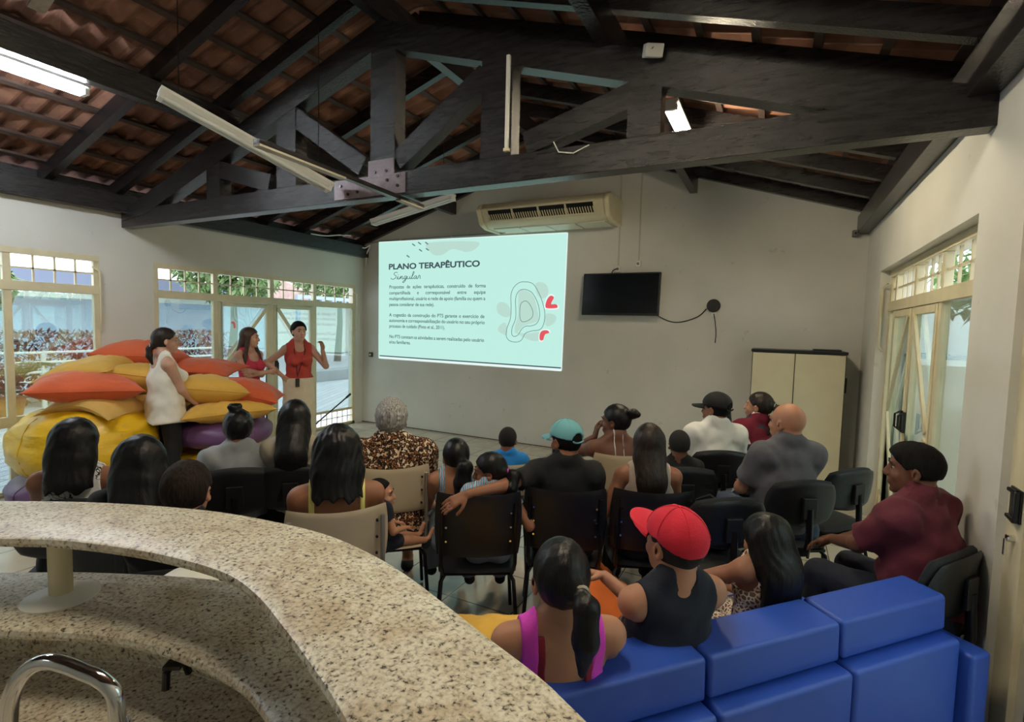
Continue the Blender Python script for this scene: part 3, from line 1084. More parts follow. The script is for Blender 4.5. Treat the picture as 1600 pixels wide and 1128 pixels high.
b7 = [(-3.416, 2.25), (-3.31, 2.268), (-3.181, 2.191), (-3.113, 2.004), (-3.097, 1.834), (-3.315, 1.754), (-3.441, 1.636), (-3.465, 1.731), (-3.417, 1.925)]
for B in (b1, b2, b3, b4, b5, b6, b7):
    blob('pale_shape', B, M_SBLOB, SY - 0.0045)
r1 = [(-2.981, 2.06), (-2.954, 2.144), (-2.905, 2.19), (-2.854, 2.168), (-2.882, 2.107), (-2.89, 2.07), (-2.82, 2.07), (-2.793, 2.039), (-2.818, 2.015), (-2.959, 2.014)]
r2 = [(-3.058, 1.571), (-3.054, 1.647), (-3.016, 1.689), (-2.939, 1.695), (-2.911, 1.661), (-2.968, 1.64), (-2.987, 1.602), (-3.0, 1.558), (-3.037, 1.548)]
def grow(P, d):
    c = np.mean(np.array(P), 0)
    return [tuple(c + (np.array(p) - c) * d) for p in P]
for B in (r1, r2):
    blob('coral_outline', grow(B, 1.25), M_SWHITE, SY - 0.0052)
    blob('coral_mark', B, M_SRED, SY - 0.006)
out_ = [(-3.543, 2.193), (-3.503, 2.308), (-3.419, 2.379), (-3.313, 2.394), (-3.186, 2.36), (-3.089, 2.228), (-3.023, 2.079), (-2.987, 1.93), (-3.003, 1.78), (-3.062, 1.703), (-3.186, 1.681), (-3.291, 1.64), (-3.352, 1.542), (-3.437, 1.51), (-3.547, 1.526), (-3.603, 1.592), (-3.596, 1.709), (-3.545, 1.846), (-3.534, 2.0)]
mid_ = [(-3.465, 2.116), (-3.447, 2.212), (-3.395, 2.272), (-3.31, 2.283), (-3.204, 2.239), (-3.128, 2.135), (-3.083, 2.023), (-3.068, 1.891), (-3.107, 1.797), (-3.189, 1.757), (-3.294, 1.745), (-3.356, 1.696), (-3.408, 1.617), (-3.472, 1.592), (-3.512, 1.624), (-3.508, 1.721), (-3.458, 1.847), (-3.455, 1.982)]
inn_ = [(-3.387, 2.021), (-3.372, 2.078), (-3.326, 2.112), (-3.273, 2.107), (-3.219, 2.05), (-3.178, 1.965), (-3.182, 1.89), (-3.233, 1.841), (-3.317, 1.811), (-3.367, 1.83), (-3.388, 1.906)]
for P in (out_, mid_, inn_):
    S = smooth_poly(P)
    MB().tube([(x, SY - 0.006, z) for x, z in S], 0.0045, 5, closed=True).build('contour_line', M_SLINE, slide, world=True)
for (x, z) in [(-5.352, 3.025), (-5.233, 3.044), (-5.09, 3.037), (-5.211, 2.93), (-5.076, 2.939), (-5.464, 2.844)]:
    strip('dash', (x - 0.03, z + 0.018), (x + 0.03, z - 0.018), 0.020, M_SLINE)

def text(name, body, x0, x1, z, size, m, shear=0.0, justify=False, off=0.0, parent=slide, loc=None, rot=(PI / 2, 0, 0), space=1.0):
    cu = bpy.data.curves.new(name, 'FONT')
    cu.body = body
    cu.size = size
    cu.shear = shear
    cu.offset = off
    cu.extrude = 0.0004
    cu.space_character = space
    cu.materials.append(m)
    o = bpy.data.objects.new(name, cu)
    COL.objects.link(o)
    bpy.context.view_layer.update()
    w = o.dimensions.x
    tgt = x1 - x0
    if justify and ' ' in body:
        cu.space_word = 2.0
        bpy.context.view_layer.update()
        w2 = o.dimensions.x
        k = (tgt - w) / max(1e-6, (w2 - w))
        if k < -0.4:
            cu.space_word = 0.75
            bpy.context.view_layer.update()
            o.scale.x = tgt / o.dimensions.x
        else:
            cu.space_word = 1.0 + k
    elif tgt > 0:
        o.scale.x = tgt / w
    bpy.context.view_layer.update()
    me = bpy.data.meshes.new_from_object(o)
    sc = tuple(o.scale)
    bpy.data.objects.remove(o)
    bpy.data.curves.remove(cu)
    o = bpy.data.objects.new(name, me)
    o.scale = sc
    COL.objects.link(o)
    o.parent = parent
    L = parent.location
    p = (x0, SY - 0.007, z) if loc is None else loc
    o.location = (p[0] - L.x, p[1] - L.y, p[2] - L.z)
    o.rotation_euler = rot
    return o
text('slide_title', 'PLANO TERAPÊUTICO', -5.871, -4.095, 2.640, 0.128, M_SINK, off=0.0042)
# handwritten word, drawn as a pen line
pen = {
    'S': [(0.75, .95), (0.45, 1.0), (0.2, .85), (0.3, .62), (0.6, .5), (0.62, .22), (0.3, .02), (-.05, .05), (-.2, .2)],
    'i': [(0, .0), (0.1, .42), (0.12, .1), (0.3, .0), (0.42, .1)],
    'n': [(0, .0), (0.12, .42), (0.1, .05), (0.3, .38), (0.42, .38), (0.42, .05), (0.6, .02), (0.68, .1)],
    'g': [(0.45, .38), (0.2, .42), (0.05, .2), (0.15, .02), (0.4, .2), (0.46, .4), (0.38, -.2), (0.15, -.5), (-.02, -.42), (0.3, -.1), (0.62, .12)],
    'u': [(0, .4), (0.0, .1), (0.15, .0), (0.38, .15), (0.42, .4), (0.42, .08), (0.55, .0), (0.66, .1)],
    'l': [(0, .1), (0.25, .7), (0.25, 1.0), (0.12, .95), (0.06, .4), (0.12, .02), (0.3, .05), (.38, .12)],
    'a': [(0.42, .36), (0.2, .42), (0.04, .2), (0.15, .0), (0.36, .15), (0.44, .38), (0.42, .08), (0.56, .0), (0.68, .1)],
    'r': [(0, .0), (0.08, .42), (0.2, .46), (0.3, .38), (0.34, .1), (0.5, .02)]}
pm = MB()
xc = -5.80
wd = {'S': .88, 'i': .42, 'n': .68, 'g': .62, 'u': .66, 'l': .40, 'a': .68, 'r': .5}
scx = 0.60 / sum(wd[c] for c in 'Singular')
for ch in 'Singular':
    P = pen[ch]
    pts = [(xc + px * scx + pz * 0.03, SY - 0.006, 2.475 + pz * 0.115) for px, pz in P]
    sp = []
    for i in range(len(pts) - 1):
        p0, p1, p2, p3 = [np.array(pts[min(max(i + k, 0), len(pts) - 1)]) for k in (-1, 0, 1, 2)]
        for j in range(4):
            t = j / 4
            sp.append(tuple(0.5 * (2 * p1 + (p2 - p0) * t + (2 * p0 - 5 * p1 + 4 * p2 - p3) * t * t + (3 * p1 - p0 - 3 * p2 + p3) * t ** 3)))
    sp.append(pts[-1])
    pm.tube(sp, 0.0050, 5)
    if ch == 'i':
        pm.sphere((xc + 0.2 * scx, SY - .006, 2.475 + 0.075), 0.006, 6, 4)
    xc += wd[ch] * scx
pm.build('slide_script_word', M_STEXT, slide, world=True)
lines = [('Propostas de ações terapêuticas, construído de forma', -5.853, -3.981, 2.322, 1),
         ('compartilhada e corresponsável entre equipe', -5.852, -3.980, 2.224, 1),
         ('multiprofissional, usuário e rede de apoio (família ou quem a', -5.851, -3.984, 2.128, 1),
         ('pessoa considerar de sua rede).', -5.849, -4.931, 2.030, 0),
         ('A cogestão da construção do PTS garante o exercício de', -5.847, -3.987, 1.855, 1),
         ('autonomia e corresponsabilização do usuário no seu próprio', -5.846, -3.984, 1.763, 1),
         ('processo de cuidado (Pinto et al., 2011).', -5.845, -4.717, 1.668, 0),
         ('No PTS constam as atividades a serem realizadas pelo usuário', -5.843, -3.991, 1.492, 1),
         ('e/ou familiares.', -5.842, -5.394, 1.400, 0)]
for s, x0, x1, z, j in lines:
    text('slide_text_line', s, x0, x1, z, 0.078, M_STEXT, justify=bool(j), off=0.0008)

# ---------------- air conditioner
ac = thing('air_conditioner', 'long cream split air conditioner mounted high on the back wall above the slide', 'air conditioner', (-2.9, 6.84, 3.05))
M_AC = mat('aged_cream_plastic', (216, 206, 174), 0.45, noise_amt=0.05)
x0, x1 = -3.72, -1.98
prof = [(6.84, 3.43), (6.34, 3.43), (6.25, 3.40), (6.20, 3.33), (6.30, 3.17), (6.42, 3.11), (6.84, 3.11)]
MB().prism_ax(prof, x0, x1, 0).build('body', M_AC, ac, world=True, bevel=0.015, seg=3)
for sgn, xx in ((-1, x0), (1, x1)):
    MB().prism_ax([(6.84, 3.44), (6.34, 3.44), (6.23, 3.40), (6.18, 3.33), (6.28, 3.13), (6.42, 3.09), (6.84, 3.09)], xx, xx + sgn * 0.07, 0).build('end_cap', M_AC, ac, world=True, bevel=0.03, seg=4)
gy0, gz0, gy1, gz1 = 6.205, 3.315, 6.290, 3.180
def on_slant(u, off):
    y, z = gy0 + (gy1 - gy0) * u, gz0 + (gz1 - gz0) * u
    ny, nz = -(gz0 - gz1), -(gy1 - gy0)
    l = math.hypot(ny, nz)
    return y + ny / l * off, z + nz / l * off
ya, za = on_slant(0.08, 0.002)
yb, zb = on_slant(0.92, 0.002)
MB().prism_ax([(ya, za), (yb, zb), (yb + .01, zb + .01), (ya + .01, za + .01)], x0 + 0.10, x1 - 0.12, 0).build('outlet_slot', M_DARK, ac, world=True)
lv = MB()
nf = 44
for k in range(nf):
    xx = x0 + 0.12 + (x1 - x0 - 0.26) * k / (nf - 1)
    a, b = on_slant(0.40, 0.010)
    c, d = on_slant(0.92, 0.010)
    lv.beam((xx, a, b), (xx + 0.012, c, d), 0.012, 0.01, up=(1, 0, 0))
lv.build('outlet_vanes', M_AC, ac, world=True)
dv = MB()
for k in range(5):
    xx = x0 + 0.10 + (x1 - x0 - 0.22) * k / 4
    a, b = on_slant(0.0, 0.012)
    c, d = on_slant(1.0, 0.012)
    dv.beam((xx, a, b), (xx, c, d), 0.02, 0.02, up=(1, 0, 0))
a, b = on_slant(0.98, 0.01)
dv.bb((x0 + .08, a - .008, b - .008), (x1 - .1, a + .008, b + .008))
dv.build('outlet_frame', M_AC, ac, world=True)
ig = MB()
for k in range(4):
    xa = x0 + 0.08 + k * 0.41
    ig.bb((xa, 6.44, 3.095), (xa + 0.39, 6.80, 3.112))
ig.build('intake_grille', mat('ivory_grille', (222, 220, 200), 0.5), ac, world=True, bevel=0.004)
MB().cyl((x0 + .12, 6.70, 3.07), (x0 + .12, 6.70, 3.12), 0.018, n=10).build('drain_stub', M_PVC, ac, world=True)
# thin pipe running from the unit to the corner, over the slide
pp = thing('drain_pipe', 'thin grey pipe sloping along the top edge of the projected slide', 'pipe', (-3.6, 6.8, 3.09))
MB().tube([(-3.60, 6.70, 3.09), (-3.75, 6.80, 3.11), (-6.05, 6.82, 3.115), (-6.36, 6.80, 3.08)], 0.011, 8).build('pipe_run', mat('grey_pipe', (150, 150, 142), 0.5), pp, world=True, smooth=True)
for x in (-4.6, -5.6):
    MB().bb((x - .012, 6.80, 3.10), (x + .012, 6.84, 3.135)).build('pipe_clip', M_PVC, pp, world=True)

# ---------------- television
tv = thing('television', 'flat black switched off television tilted on the back wall', 'television', (-1.87, 6.80, 2.2))
rt = Matrix.Rotation(R_(-5), 3, 'X')
MB().box((0, -0.06, 0), (1.03, 0.045, 0.56), rt).build('case', M_BLACKP, tv, bevel=0.008)
MB().box((0, -0.0845, 0.008), (0.99, 0.004, 0.51), rt).build('screen', mat('tv_screen', (10, 14, 20), 0.22), tv)
MB().bb((-0.2, -0.04, -0.12), (0.2, 0.036, 0.12)).build('wall_bracket', M_BLACKM, tv)
MB().box((-0.46, -0.088, -0.262), (0.03, 0.004, 0.010), rt).build('badge', M_PVC, tv)
def cable(name, label, pts, r, m=M_BLACKP, cat='cable'):
    P = [np.array(p, float) for p in pts]
    sp = []
    for i in range(len(P) - 1):
        p0, p1, p2, p3 = [P[min(max(i + k, 0), len(P) - 1)] for k in (-1, 0, 1, 2)]
        for j in range(6):
            t = j / 6
            sp.append(tuple(0.5 * (2 * p1 + (p2 - p0) * t + (2 * p0 - 5 * p1 + 4 * p2 - p3) * t * t + (3 * p1 - p0 - 3 * p2 + p3) * t ** 3)))
    sp.append(tuple(P[-1]))
    o = MB().tube(sp, r, 6).build(name, m, None, smooth=True)
    return tag(o, label, cat)
cable('power_cable', 'dark cable drooping from the television to the round wall fixture', [(-1.40, 6.83, 1.93), (-1.25, 6.83, 1.86), (-1.10, 6.83, 1.85), (-0.9, 6.83, 1.92), (-0.80, 6.83, 2.02)], 0.007)
fan = thing('round_wall_fixture', 'small round black fixture on the back wall with a cord hanging below it', 'wall fixture', (-0.72, 6.84, 2.06))
MB().cyl((0, 0, 0), (0, -0.05, 0), 0.082, 0.075, n=28).build('housing', mat('dark_brown_plastic', (38, 28, 26), 0.5), fan, smooth=True, bevel=0.006)
MB().cyl((0, -0.05, 0), (0, -0.056, 0), 0.052, n=24).cyl((0, -0.056, 0), (0, -0.065, 0), 0.018, n=12).build('cover_disc', M_BLACKP, fan, smooth=True)
MB().bb((-0.02, -0.02, -0.13), (0.035, -0.002, -0.085)).build('white_outlet', M_PVC, fan)
cable('hanging_cord', 'short black cord with a plug hanging under the round wall fixture', [(-0.71, 6.82, 1.96), (-0.69, 6.82, 1.85), (-0.675, 6.82, 1.72), (-0.68, 6.82, 1.60)], 0.006)
def outlet(label, x, z, ctop=None, plug=False, dark=False):
    t = thing('wall_outlet', label, 'outlet', (x, 6.84, z))
    MB().bb((-0.035, -0.035, -0.04), (0.035, 0, 0.04)).build('cover_box', M_PVC if not dark else mat('brown_switch_plate', (74, 62, 54), 0.5), t, bevel=0.005)
    MB().cyl((0, -.035, 0), (0, -.039, 0), 0.018, n=12).build('socket_face', M_PVC if dark else mat('grey_plastic', (120, 120, 112), 0.6), t)
    if ctop:
        MB().bb((-0.008, -0.012, 0.04), (0.008, 0, ctop - z)).build('conduit', mat('wall_trunking', (190, 188, 176), 0.6), t)
    if plug:
        MB().tube([(-0.01, -.05, 0), (-0.05, -.06, -.02), (-.09, -.04, -.08), (-.10, -.03, -.13)], 0.008, 6).build('plug_lead', M_BLACKP, t)
    return t
outlet('white outlet with a black plug on the wall above the left of the television', -1.94, 2.54, 3.95, True)
outlet('white outlet with no plug above the middle of the television', -1.67, 2.60, 3.92)
outlet('small dark switch plate on the back wall left of the slide', -6.24, 1.19, None, False, True)
cable('corner_cable_bundle', 'tangle of white cables hanging in the left back corner above the slide', [(-6.40, 6.60, 3.02), (-6.30, 6.72, 3.0), (-6.25, 6.80, 3.05), (-6.33, 6.80, 2.90), (-6.36, 6.82, 2.72)], 0.012, M_PVC)
cable('eave_cable', 'loose white cable lying along the left wall plate near the back corner', [(-6.31, 5.6, 3.05), (-6.28, 5.85, 3.06), (-6.24, 6.1, 3.11), (-6.2, 6.3, 3.13)], 0.010, M_PVC)

# ---------------- tall cabinet
cb = thing('tall_cabinet', 'tall cream two door cabinet with black edges against the back wall', 'cabinet', (0.2, 6.6, 0))
M_CAB = mat('cream_laminate', (214, 207, 176), 0.55, noise_amt=0.03)
M_GREY = mat('dark_grey_laminate', (84, 86, 88), 0.6)
cx0, cx1, cy0, cy1, ch = -0.24, 0.66, 6.39, 6.82, 1.56
MB().bb((cx0, cy0 + .02, 0.05), (cx0 + .02, cy1, ch - .03)).bb((cx1 - .02, cy0 + .02, .05), (cx1, cy1, ch - .03)).bb((cx0 + .02, cy1 - .012, .05), (cx1 - .02, cy1, ch - .03)).bb((cx0 + .02, cy0 + .03, .05), (cx1 - .02, cy1 - .02, .07)).build('body', M_GREY, cb, world=True)
MB().bb((cx0 - .01, cy0 - .01, ch - .03), (cx1 + .01, cy1, ch)).build('top_panel', M_BLACKP, cb, world=True, bevel=0.003)
MB().bb((cx0 + .01, cy0 + .03, 0), (cx1 - .01, cy1 - .01, 0.05)).build('plinth', M_BLACKP, cb, world=True)
xm = 0.185
for (a, b, hx) in ((cx0 + .008, xm - .004, xm - .04), (xm + .004, cx1 - .008, xm + .04)):
    d = MB().bb((a, cy0, 0.06), (b, cy0 + .018, ch - .036)).build('door', M_CAB, cb, world=True, bevel=0.002)
    MB().bb((hx - .006, cy0 - .02, .78), (hx + .006, cy0 - .012, .90)).bb((hx - .006, cy0 - .012, .785), (hx + .006, cy0, .795)).bb((hx - .006, cy0 - .012, .885), (hx + .006, cy0, .895)).build('handle', M_BLACKP, d, world=True)
MB().bb((cx1, 6.50, 1.12), (cx1 + .025, 6.58, 1.28)).build('side_latch', M_BLACKP, cb, world=True)
tag(MB().bb((0.36, 6.50, ch), (0.62, 6.70, ch + 0.018)).build('black_folder', M_BLACKP, None, bevel=0.003), 'thin black folder lying on top of the tall cabinet', 'folder')

# ---------------- granite bar counter
def catmull(P, sub=8):
    P = [np.array(p, float) for p in P]
    out = []
    for i in range(len(P) - 1):
        p0, p1, p2, p3 = [P[min(max(i + k, 0), len(P) - 1)] for k in (-1, 0, 1, 2)]
        for j in range(sub):
            t = j / sub
            out.append(0.5 * (2 * p1 + (p2 - p0) * t + (2 * p0 - 5 * p1 + 4 * p2 - p3) * t * t + (3 * p1 - p0 - 3 * p2 + p3) * t ** 3))
    out.append(P[-1])
    return out
def resample(P, n):
    P = np.array(P)
    d = np.concatenate([[0], np.cumsum(np.linalg.norm(np.diff(P, axis=0), axis=1))])
    t = np.linspace(0, d[-1], n)
    return np.stack([np.interp(t, d, P[:, k]) for k in range(2)], 1)
def band(outer, inner, z0, z1, n=90, round_e=0.0):
    A, B = resample(catmull(outer), n), resample(catmull(inner), n)
    vs, fs = [], []
    K = 8
    rr = round_e
    zc = (z0 + z1) / 2
    for i in range(n):
        a, b = A[i], B[i]
        d = (b - a) / np.linalg.norm(b - a)
        ring = []
        h = (z1 - z0) / 2
        rr = min(h, 0.015)
        for ang in (90, 45, 0, -45, -90):
            ring.append((b - d * rr + d * rr * math.cos(R_(ang)), zc + h * math.sin(R_(ang))))
        for ang in (-90, -135, 180, 135, 90):
            ring.append((a + d * rr + d * rr * math.cos(R_(ang)), zc + h * math.sin(R_(ang))))
        for p, z in ring:
            vs.append((p[0], p[1], z))
    m = 10
    for i in range(n - 1):
        for k in range(m):
            fs.append((i * m + k, i * m + (k + 1) % m, (i + 1) * m + (k + 1) % m, (i + 1) * m + k))
    fs.append(tuple(range(m)))
    fs.append(tuple(reversed(range((n - 1) * m, n * m))))
    return MB().add(vs, fs)
top_out = [(-2.95, .18), (-2.62, .42), (-2.42, .56), (-2.20, .70), (-1.93, .85), (-1.62, .97), (-1.39, 1.02), (-1.13, 1.04), (-.92, 1.01), (-.75, .96), (-.60, .90), (-.48, .85), (-.33, .79), (-.22, .73), (0.0, .62), (.22, .50)]
top_in = [(-2.6, .05), (-2.3, .28), (-2.05, .45), (-1.81, .58), (-1.67, .65), (-1.47, .71), (-1.30, .74), (-1.13, .75), (-.98, .72), (-.84, .67), (-.71, .62), (-.55, .55), (-.38, .45), (-.15, .32), (.05, .20)]
low_out = [(-2.88, .14), (-2.58, .36), (-2.32, .52), (-2.08, .66), (-1.84, .80), (-1.51, .945), (-1.30, .985), (-1.1, .985), (-.9, .955), (-.72, .90), (-.58, .845), (-.42, .78), (-.25, .69), (0, .57), (.2, .46)]
low_in = [(-2.5, .0), (-2.1, .30), (-1.88, .43), (-1.68, .53), (-1.47, .63), (-1.3, .675), (-1.17, .69), (-1.0, .69), (-.85, .65), (-.7, .58), (-.5, .46), (-.3, .36), (-.12, .25), (.02, .15)]
ct = thing('bar_counter', 'curved speckled granite bar counter in the foreground with a raised top shelf', 'counter', (-1.2, 0.8, 0))
def off_in(P, Q, s):
    return [tuple(np.array(p) + (np.array(q) - np.array(p)) * s) for p, q in zip(P, Q)]
ttop = tag(band(top_out, top_in, 1.12, 1.15).build('raised_top', M_GRAN, ct, world=True, smooth=True))
band(low_out, low_in, 0.93, 0.96).build('lower_top', M_GRAN, ct, world=True, smooth=True)
A = resample(catmull(low_out), 60)
Bi = resample(catmull(low_in), 60)
w_o = A + (Bi - A) * 0.22
w_i = A + (Bi - A) * 0.50
band([tuple(p) for p in w_o[::3]], [tuple(p) for p in w_i[::3]], 0.0, 0.93, 60).build('support_wall', M_WALL, ct, world=True)
def support(x, y):
    c = MB().cyl((x, y, 0.96), (x, y, 1.12), 0.027, n=20).build('support_post', M_CREAM, ct, world=True, smooth=True)
    MB().lathe([(0.088, 0.0), (0.088, 0.004), (0.045, 0.010), (0.034, 0.016)], (x, y, 0.96), 28).build('base_flange', M_WHITE, c, world=True, smooth=True)
support(-1.745, 0.675)
support(-0.42, 0.66)
support(-2.45, 0.33)
# kitchen worktop behind the bar with an upstand
up_in = Bi + (A - Bi) * 0.36
up_out = Bi + (A - Bi) * 0.44
wk = thing('kitchen_worktop', 'lower granite kitchen worktop under the bar at the bottom left corner', 'worktop', (-1.4, 0.5, 0.8))
poly = [tuple(p) for p in up_out[6:52]] + [(-0.05, 0.10), (-0.6, -0.25), (-1.6, -0.35), (-2.6, -0.3)]
MB().prism(poly, 0.77, 0.80).build('slab', M_GRAN, wk, world=True)
band([tuple(p) for p in up_out[6:52:3]], [tuple(p) for p in up_in[6:52:3]], 0.80, 0.875, 60).build('upstand', M_GRAN, wk, world=True, smooth=True)
kc = MB().prism([(-2.3, -.2), (-1.9, .25), (-1.2, .42), (-.7, .3), (-.4, .0), (-.9, -.2)], 0.0, 0.77)
kc.build('base_cabinet', M_WHITE, wk, world=True)
bl = thing('black_strap', 'black strap hung over the granite upstand under the bar', 'strap', (-1.29, 0.68, .88))
cs = [(-1.30, .760, .84), (-1.295, .745, .885), (-1.285, .715, .892), (-1.28, .695, .885), (-1.277, .690, .80)]
MB().tube(cs[:4] + [(-1.278, .692, .845)], 0.009, 8).build('loop', M_BLACKP, bl, world=True, smooth=True)
MB().beam((-1.30, .745, .893), (-1.27, .700, .895), 0.04, 0.010).build('clip', M_BLACKP, bl, world=True)
# faucet
fc = thing('faucet', 'chrome gooseneck faucet at the bottom left corner', 'faucet', (-0.88, 0.405, 0.80))
fp = catmull([(-.88, .405, 1.10), (-.881, .405, 1.14), (-.886, .403, 1.168), (-.905, .394, 1.188), (-.930, .383, 1.198), (-.955, .371, 1.208), (-.978, .360, 1.212), (-1.003, .349, 1.203), (-1.025, .338, 1.178), (-1.037, .332, 1.14), (-1.041, .330, 1.09), (-1.042, .329, 1.05)], 6)
MB().tube([tuple(p) for p in fp], 0.0115, 20).build('spout', M_CHROME, fc, world=True, smooth=True)
MB().lathe([(0.0165, 0), (0.0175, 0.003), (0.0175, 0.020), (0.0155, 0.024)], (-.88, .405, 1.095), 24).build('collar', M_CHROME, fc, world=True, smooth=True)
MB().lathe([(0.034, 0), (0.034, 0.008), (0.016, 0.02), (0.0145, 0.06), (0.0145, 0.30)], (-.88, .405, .80), 24).build('riser', M_CHROME, fc, world=True, smooth=True)
MB().lathe([(0.012, 0), (0.014, .003), (0.014, .03), (0.012, .034)], (-1.042, .329, 1.02), 20).build('aerator', M_CHROME, fc, world=True, smooth=True)
MB().cyl((-.88, .405, .90), (-.845, .43, .905), 0.008, n=10).sphere((-.84, .434, .906), .016, 12, 8).build('tap_lever', M_CHROME, fc, world=True, smooth=True)

# ---------------- blue foam sofa
M_BLUE = mat('blue_vinyl', (42, 78, 172), 0.42, noise_amt=0.05, noise_scale=4, bump=0.06, bump_scale=8)
e_ = np.array([0.665, 0.747])
n_ = np.array([-0.747, 0.665])
b_0 = np.array([-0.133, 1.647])
ang = math.atan2(e_[1], e_[0])
ML = 0.587
sofa_words = {-2: 'leftmost blue vinyl sofa module, beside the woman in pink', -1: 'blue vinyl sofa module behind the woman in pink and the man in the red cap',
              0: 'blue vinyl sofa module behind the girl with long black hair', 1: 'rightmost blue vinyl sofa module with an empty seat'}
for k in (-2, -1, 0, 1):
    p = b_0 + e_ * ML * k
    t = thing('sofa_module', sofa_words[k], 'sofa', (p[0], p[1], 0), ang, 'blue sofa modules')
    L = ML - 0.006
    MB().bb((0.003, -0.06, 0.03), (L, 0.11, 0.60)).build('rear_block', M_BLUE, t, bevel=0.018, seg=3)
    MB().bb((0.003, 0.115, 0.03), (L, 0.76, 0.36)).build('seat_base', M_BLUE, t, bevel=0.018, seg=3)
    c = 0.003
    mbk = MB()
    mbk.add([(c, -0.005, 0.605), (L, -0.005, 0.605), (L, 0.17, 0.63), (c, 0.17, 0.63), (c, 0.0, 0.745), (L, 0.0, 0.745), (L, 0.165, 0.755), (c, 0.165, 0.755)],
            [(0, 3, 2, 1), (4, 5, 6, 7), (0, 1, 5, 4), (1, 2, 6, 5), (2, 3, 7, 6), (3, 0, 4, 7)])
    mbk.build('back_cushion', M_BLUE, t, bevel=0.016, seg=3)
    MB().bb((0.003, 0.12, 0.365), (L, 0.75, 0.43)).build('seat_cushion', M_BLUE, t, bevel=0.02, seg=3)
    for yy in (0.0, 0.66):
        for xx in (0.05, L - 0.05):
            MB().cyl((xx, yy + .02, 0), (xx, yy + .02, 0.03), 0.02, n=10).build('foot', M_BLACKP, t)
p = b_0 + e_ * ML * 2
t = thing('sofa_end_block', 'blue vinyl end block beside the right wall, lower than the sofa backs', 'sofa', (p[0], p[1], 0), ang)
MB().bb((0.003, -0.10, 0.0), (0.115, 0.11, 0.55)).build('block', M_BLUE, t, bevel=0.018, seg=3)

# ---------------- cushions and bean bags
def fabric(name, c, rough=0.75, bump=0.25, bs=9):
    return mat(name, c, rough, noise_amt=0.06, noise_scale=5, bump=bump, bump_scale=bs, sheen=0.15)
M_YEL = fabric('mustard_fabric', (214, 166, 66), bump=0.5)
M_YEL2 = fabric('pale_mustard_fabric', (212, 170, 88))
M_ORA = fabric('orange_fabric', (204, 88, 42), bump=0.5)
M_YVI = mat('yellow_vinyl', (232, 184, 24), 0.36, noise_amt=0.05, noise_scale=3, bump=0.9, bump_scale=9, stretch=(1, 1, 2.4))
M_PUR = mat('purple_vinyl', (98, 62, 104), 0.45, noise_amt=0.08, noise_scale=3, bump=0.2, bump_scale=5)

def pillow(name, label, c, a, b, th, rz, m, tilt=(0, 0), group='loose cushions of the pile', cat='cushion', seed=0, sag=0.0, corner=0.10):
    N = 34
    vs, fs = [], []
    rot = Matrix.Rotation(rz, 3, 'Z') @ Matrix.Rotation(tilt[0], 3, 'X') @ Matrix.Rotation(tilt[1], 3, 'Y')
    for s in (1, -1):
        for i in range(N + 1):
            for j in range(N + 1):
                u = math.sin((i / N - 0.5) * PI)
                v = math.sin((j / N - 0.5) * PI)
                x = a * u * (1 - corner * math.cos(v * PI / 2))
                y = b * v * (1 - corner * math.cos(u * PI / 2))
                e = max(0.0, (1 - abs(u) ** 2.6) * (1 - abs(v) ** 2.6))
                z = s * th * e ** 0.55
                w = noise.noise(Vector((x * 5 + seed * 7, y * 5, s * 3.1 + seed))) * 0.026 + noise.noise(Vector((x * 14 + seed, y * 14, s))) * 0.008
                rad = math.atan2(y / b, x / a)
                w += 0.010 * noise.noise(Vector((math.cos(rad) * 4.5, math.sin(rad) * 4.5, seed))) * min(1.0, 1.6 * math.hypot(x / a, y / b))
                w -= 0.012 * max(0.0, 1 - abs(noise.noise(Vector((x * 3.5 + y * 2 + seed * 3, y * 4 - x * 2, seed)))) * 9)
                z += w * e ** 0.4
                z -= sag * (x / a) ** 2
                vs.append(rot @ Vector((x, y, z)))
    M = (N + 1) ** 2
    for s in (0, 1):
        for i in range(N):
            for j in range(N):
                q = (s * M + i * (N + 1) + j, s * M + (i + 1) * (N + 1) + j, s * M + (i + 1) * (N + 1) + j + 1, s * M + i * (N + 1) + j + 1)
                fs.append(q if s == 0 else q[::-1])
    t = thing(name, label, cat, c, 0, group)
    MB().add(vs, fs).build('cover', m, t, smooth=True)
    ed = []
    order = [(i, 0) for i in range(N)] + [(N, j) for j in range(N)] + [(i, N) for i in range(N, 0, -1)] + [(0, j) for j in range(N, 0, -1)]
    for (i, j) in order[::2]:
        ed.append(vs[i * (N + 1) + j])
    MB().tube(ed, 0.006, 6, closed=True).build('piping', m, t, smooth=True)
    return t

def bag(name, label, c, r, m, seed=0, group='vinyl bean bags of the pile', wr=0.03, pw=2.4):
    N, K = 40, 64
    vs, fs = [], []
    for i in range(N + 1):
        ph = -PI / 2 + PI * i / N
        for k in range(K):
            th = 2 * PI * k / K
            f = lambda v: math.copysign(abs(v) ** (2 / pw), v)
            x, y, z = f(math.cos(ph)) * math.cos(th), f(math.cos(ph)) * math.sin(th), f(math.sin(ph))
            p = Vector((x, y, z))
            w = 1 + wr * noise.noise(p * 2.2 + Vector((seed, 0, 0))) * 2 + wr * 0.8 * (1 - abs(noise.noise(Vector((math.atan2(y, x) * 2.5 + seed, z * 7, seed)))) * 4) * 0.3
            vs.append((r[0] * x * w, r[1] * y * w, max(-r[2], r[2] * z * w)))
    for i in range(N):
        for k in range(K):
            fs.append((i * K + k, i * K + (k + 1) % K, (i + 1) * K + (k + 1) % K, (i + 1) * K + k))
    t = thing(name, label, 'bean bag', c, 0, group)
    MB().add(vs, fs).build('cover', m, t, smooth=True)
    sm = MB()
    for k in range(0, K, K // 6):
        sm.tube([Vector(vs[i * K + k]) * 1.003 for i in range(2, N - 1, 2)], 0.004, 5)
    sm.build('seam', m, t, smooth=True)
    return t
YR = R_(27)
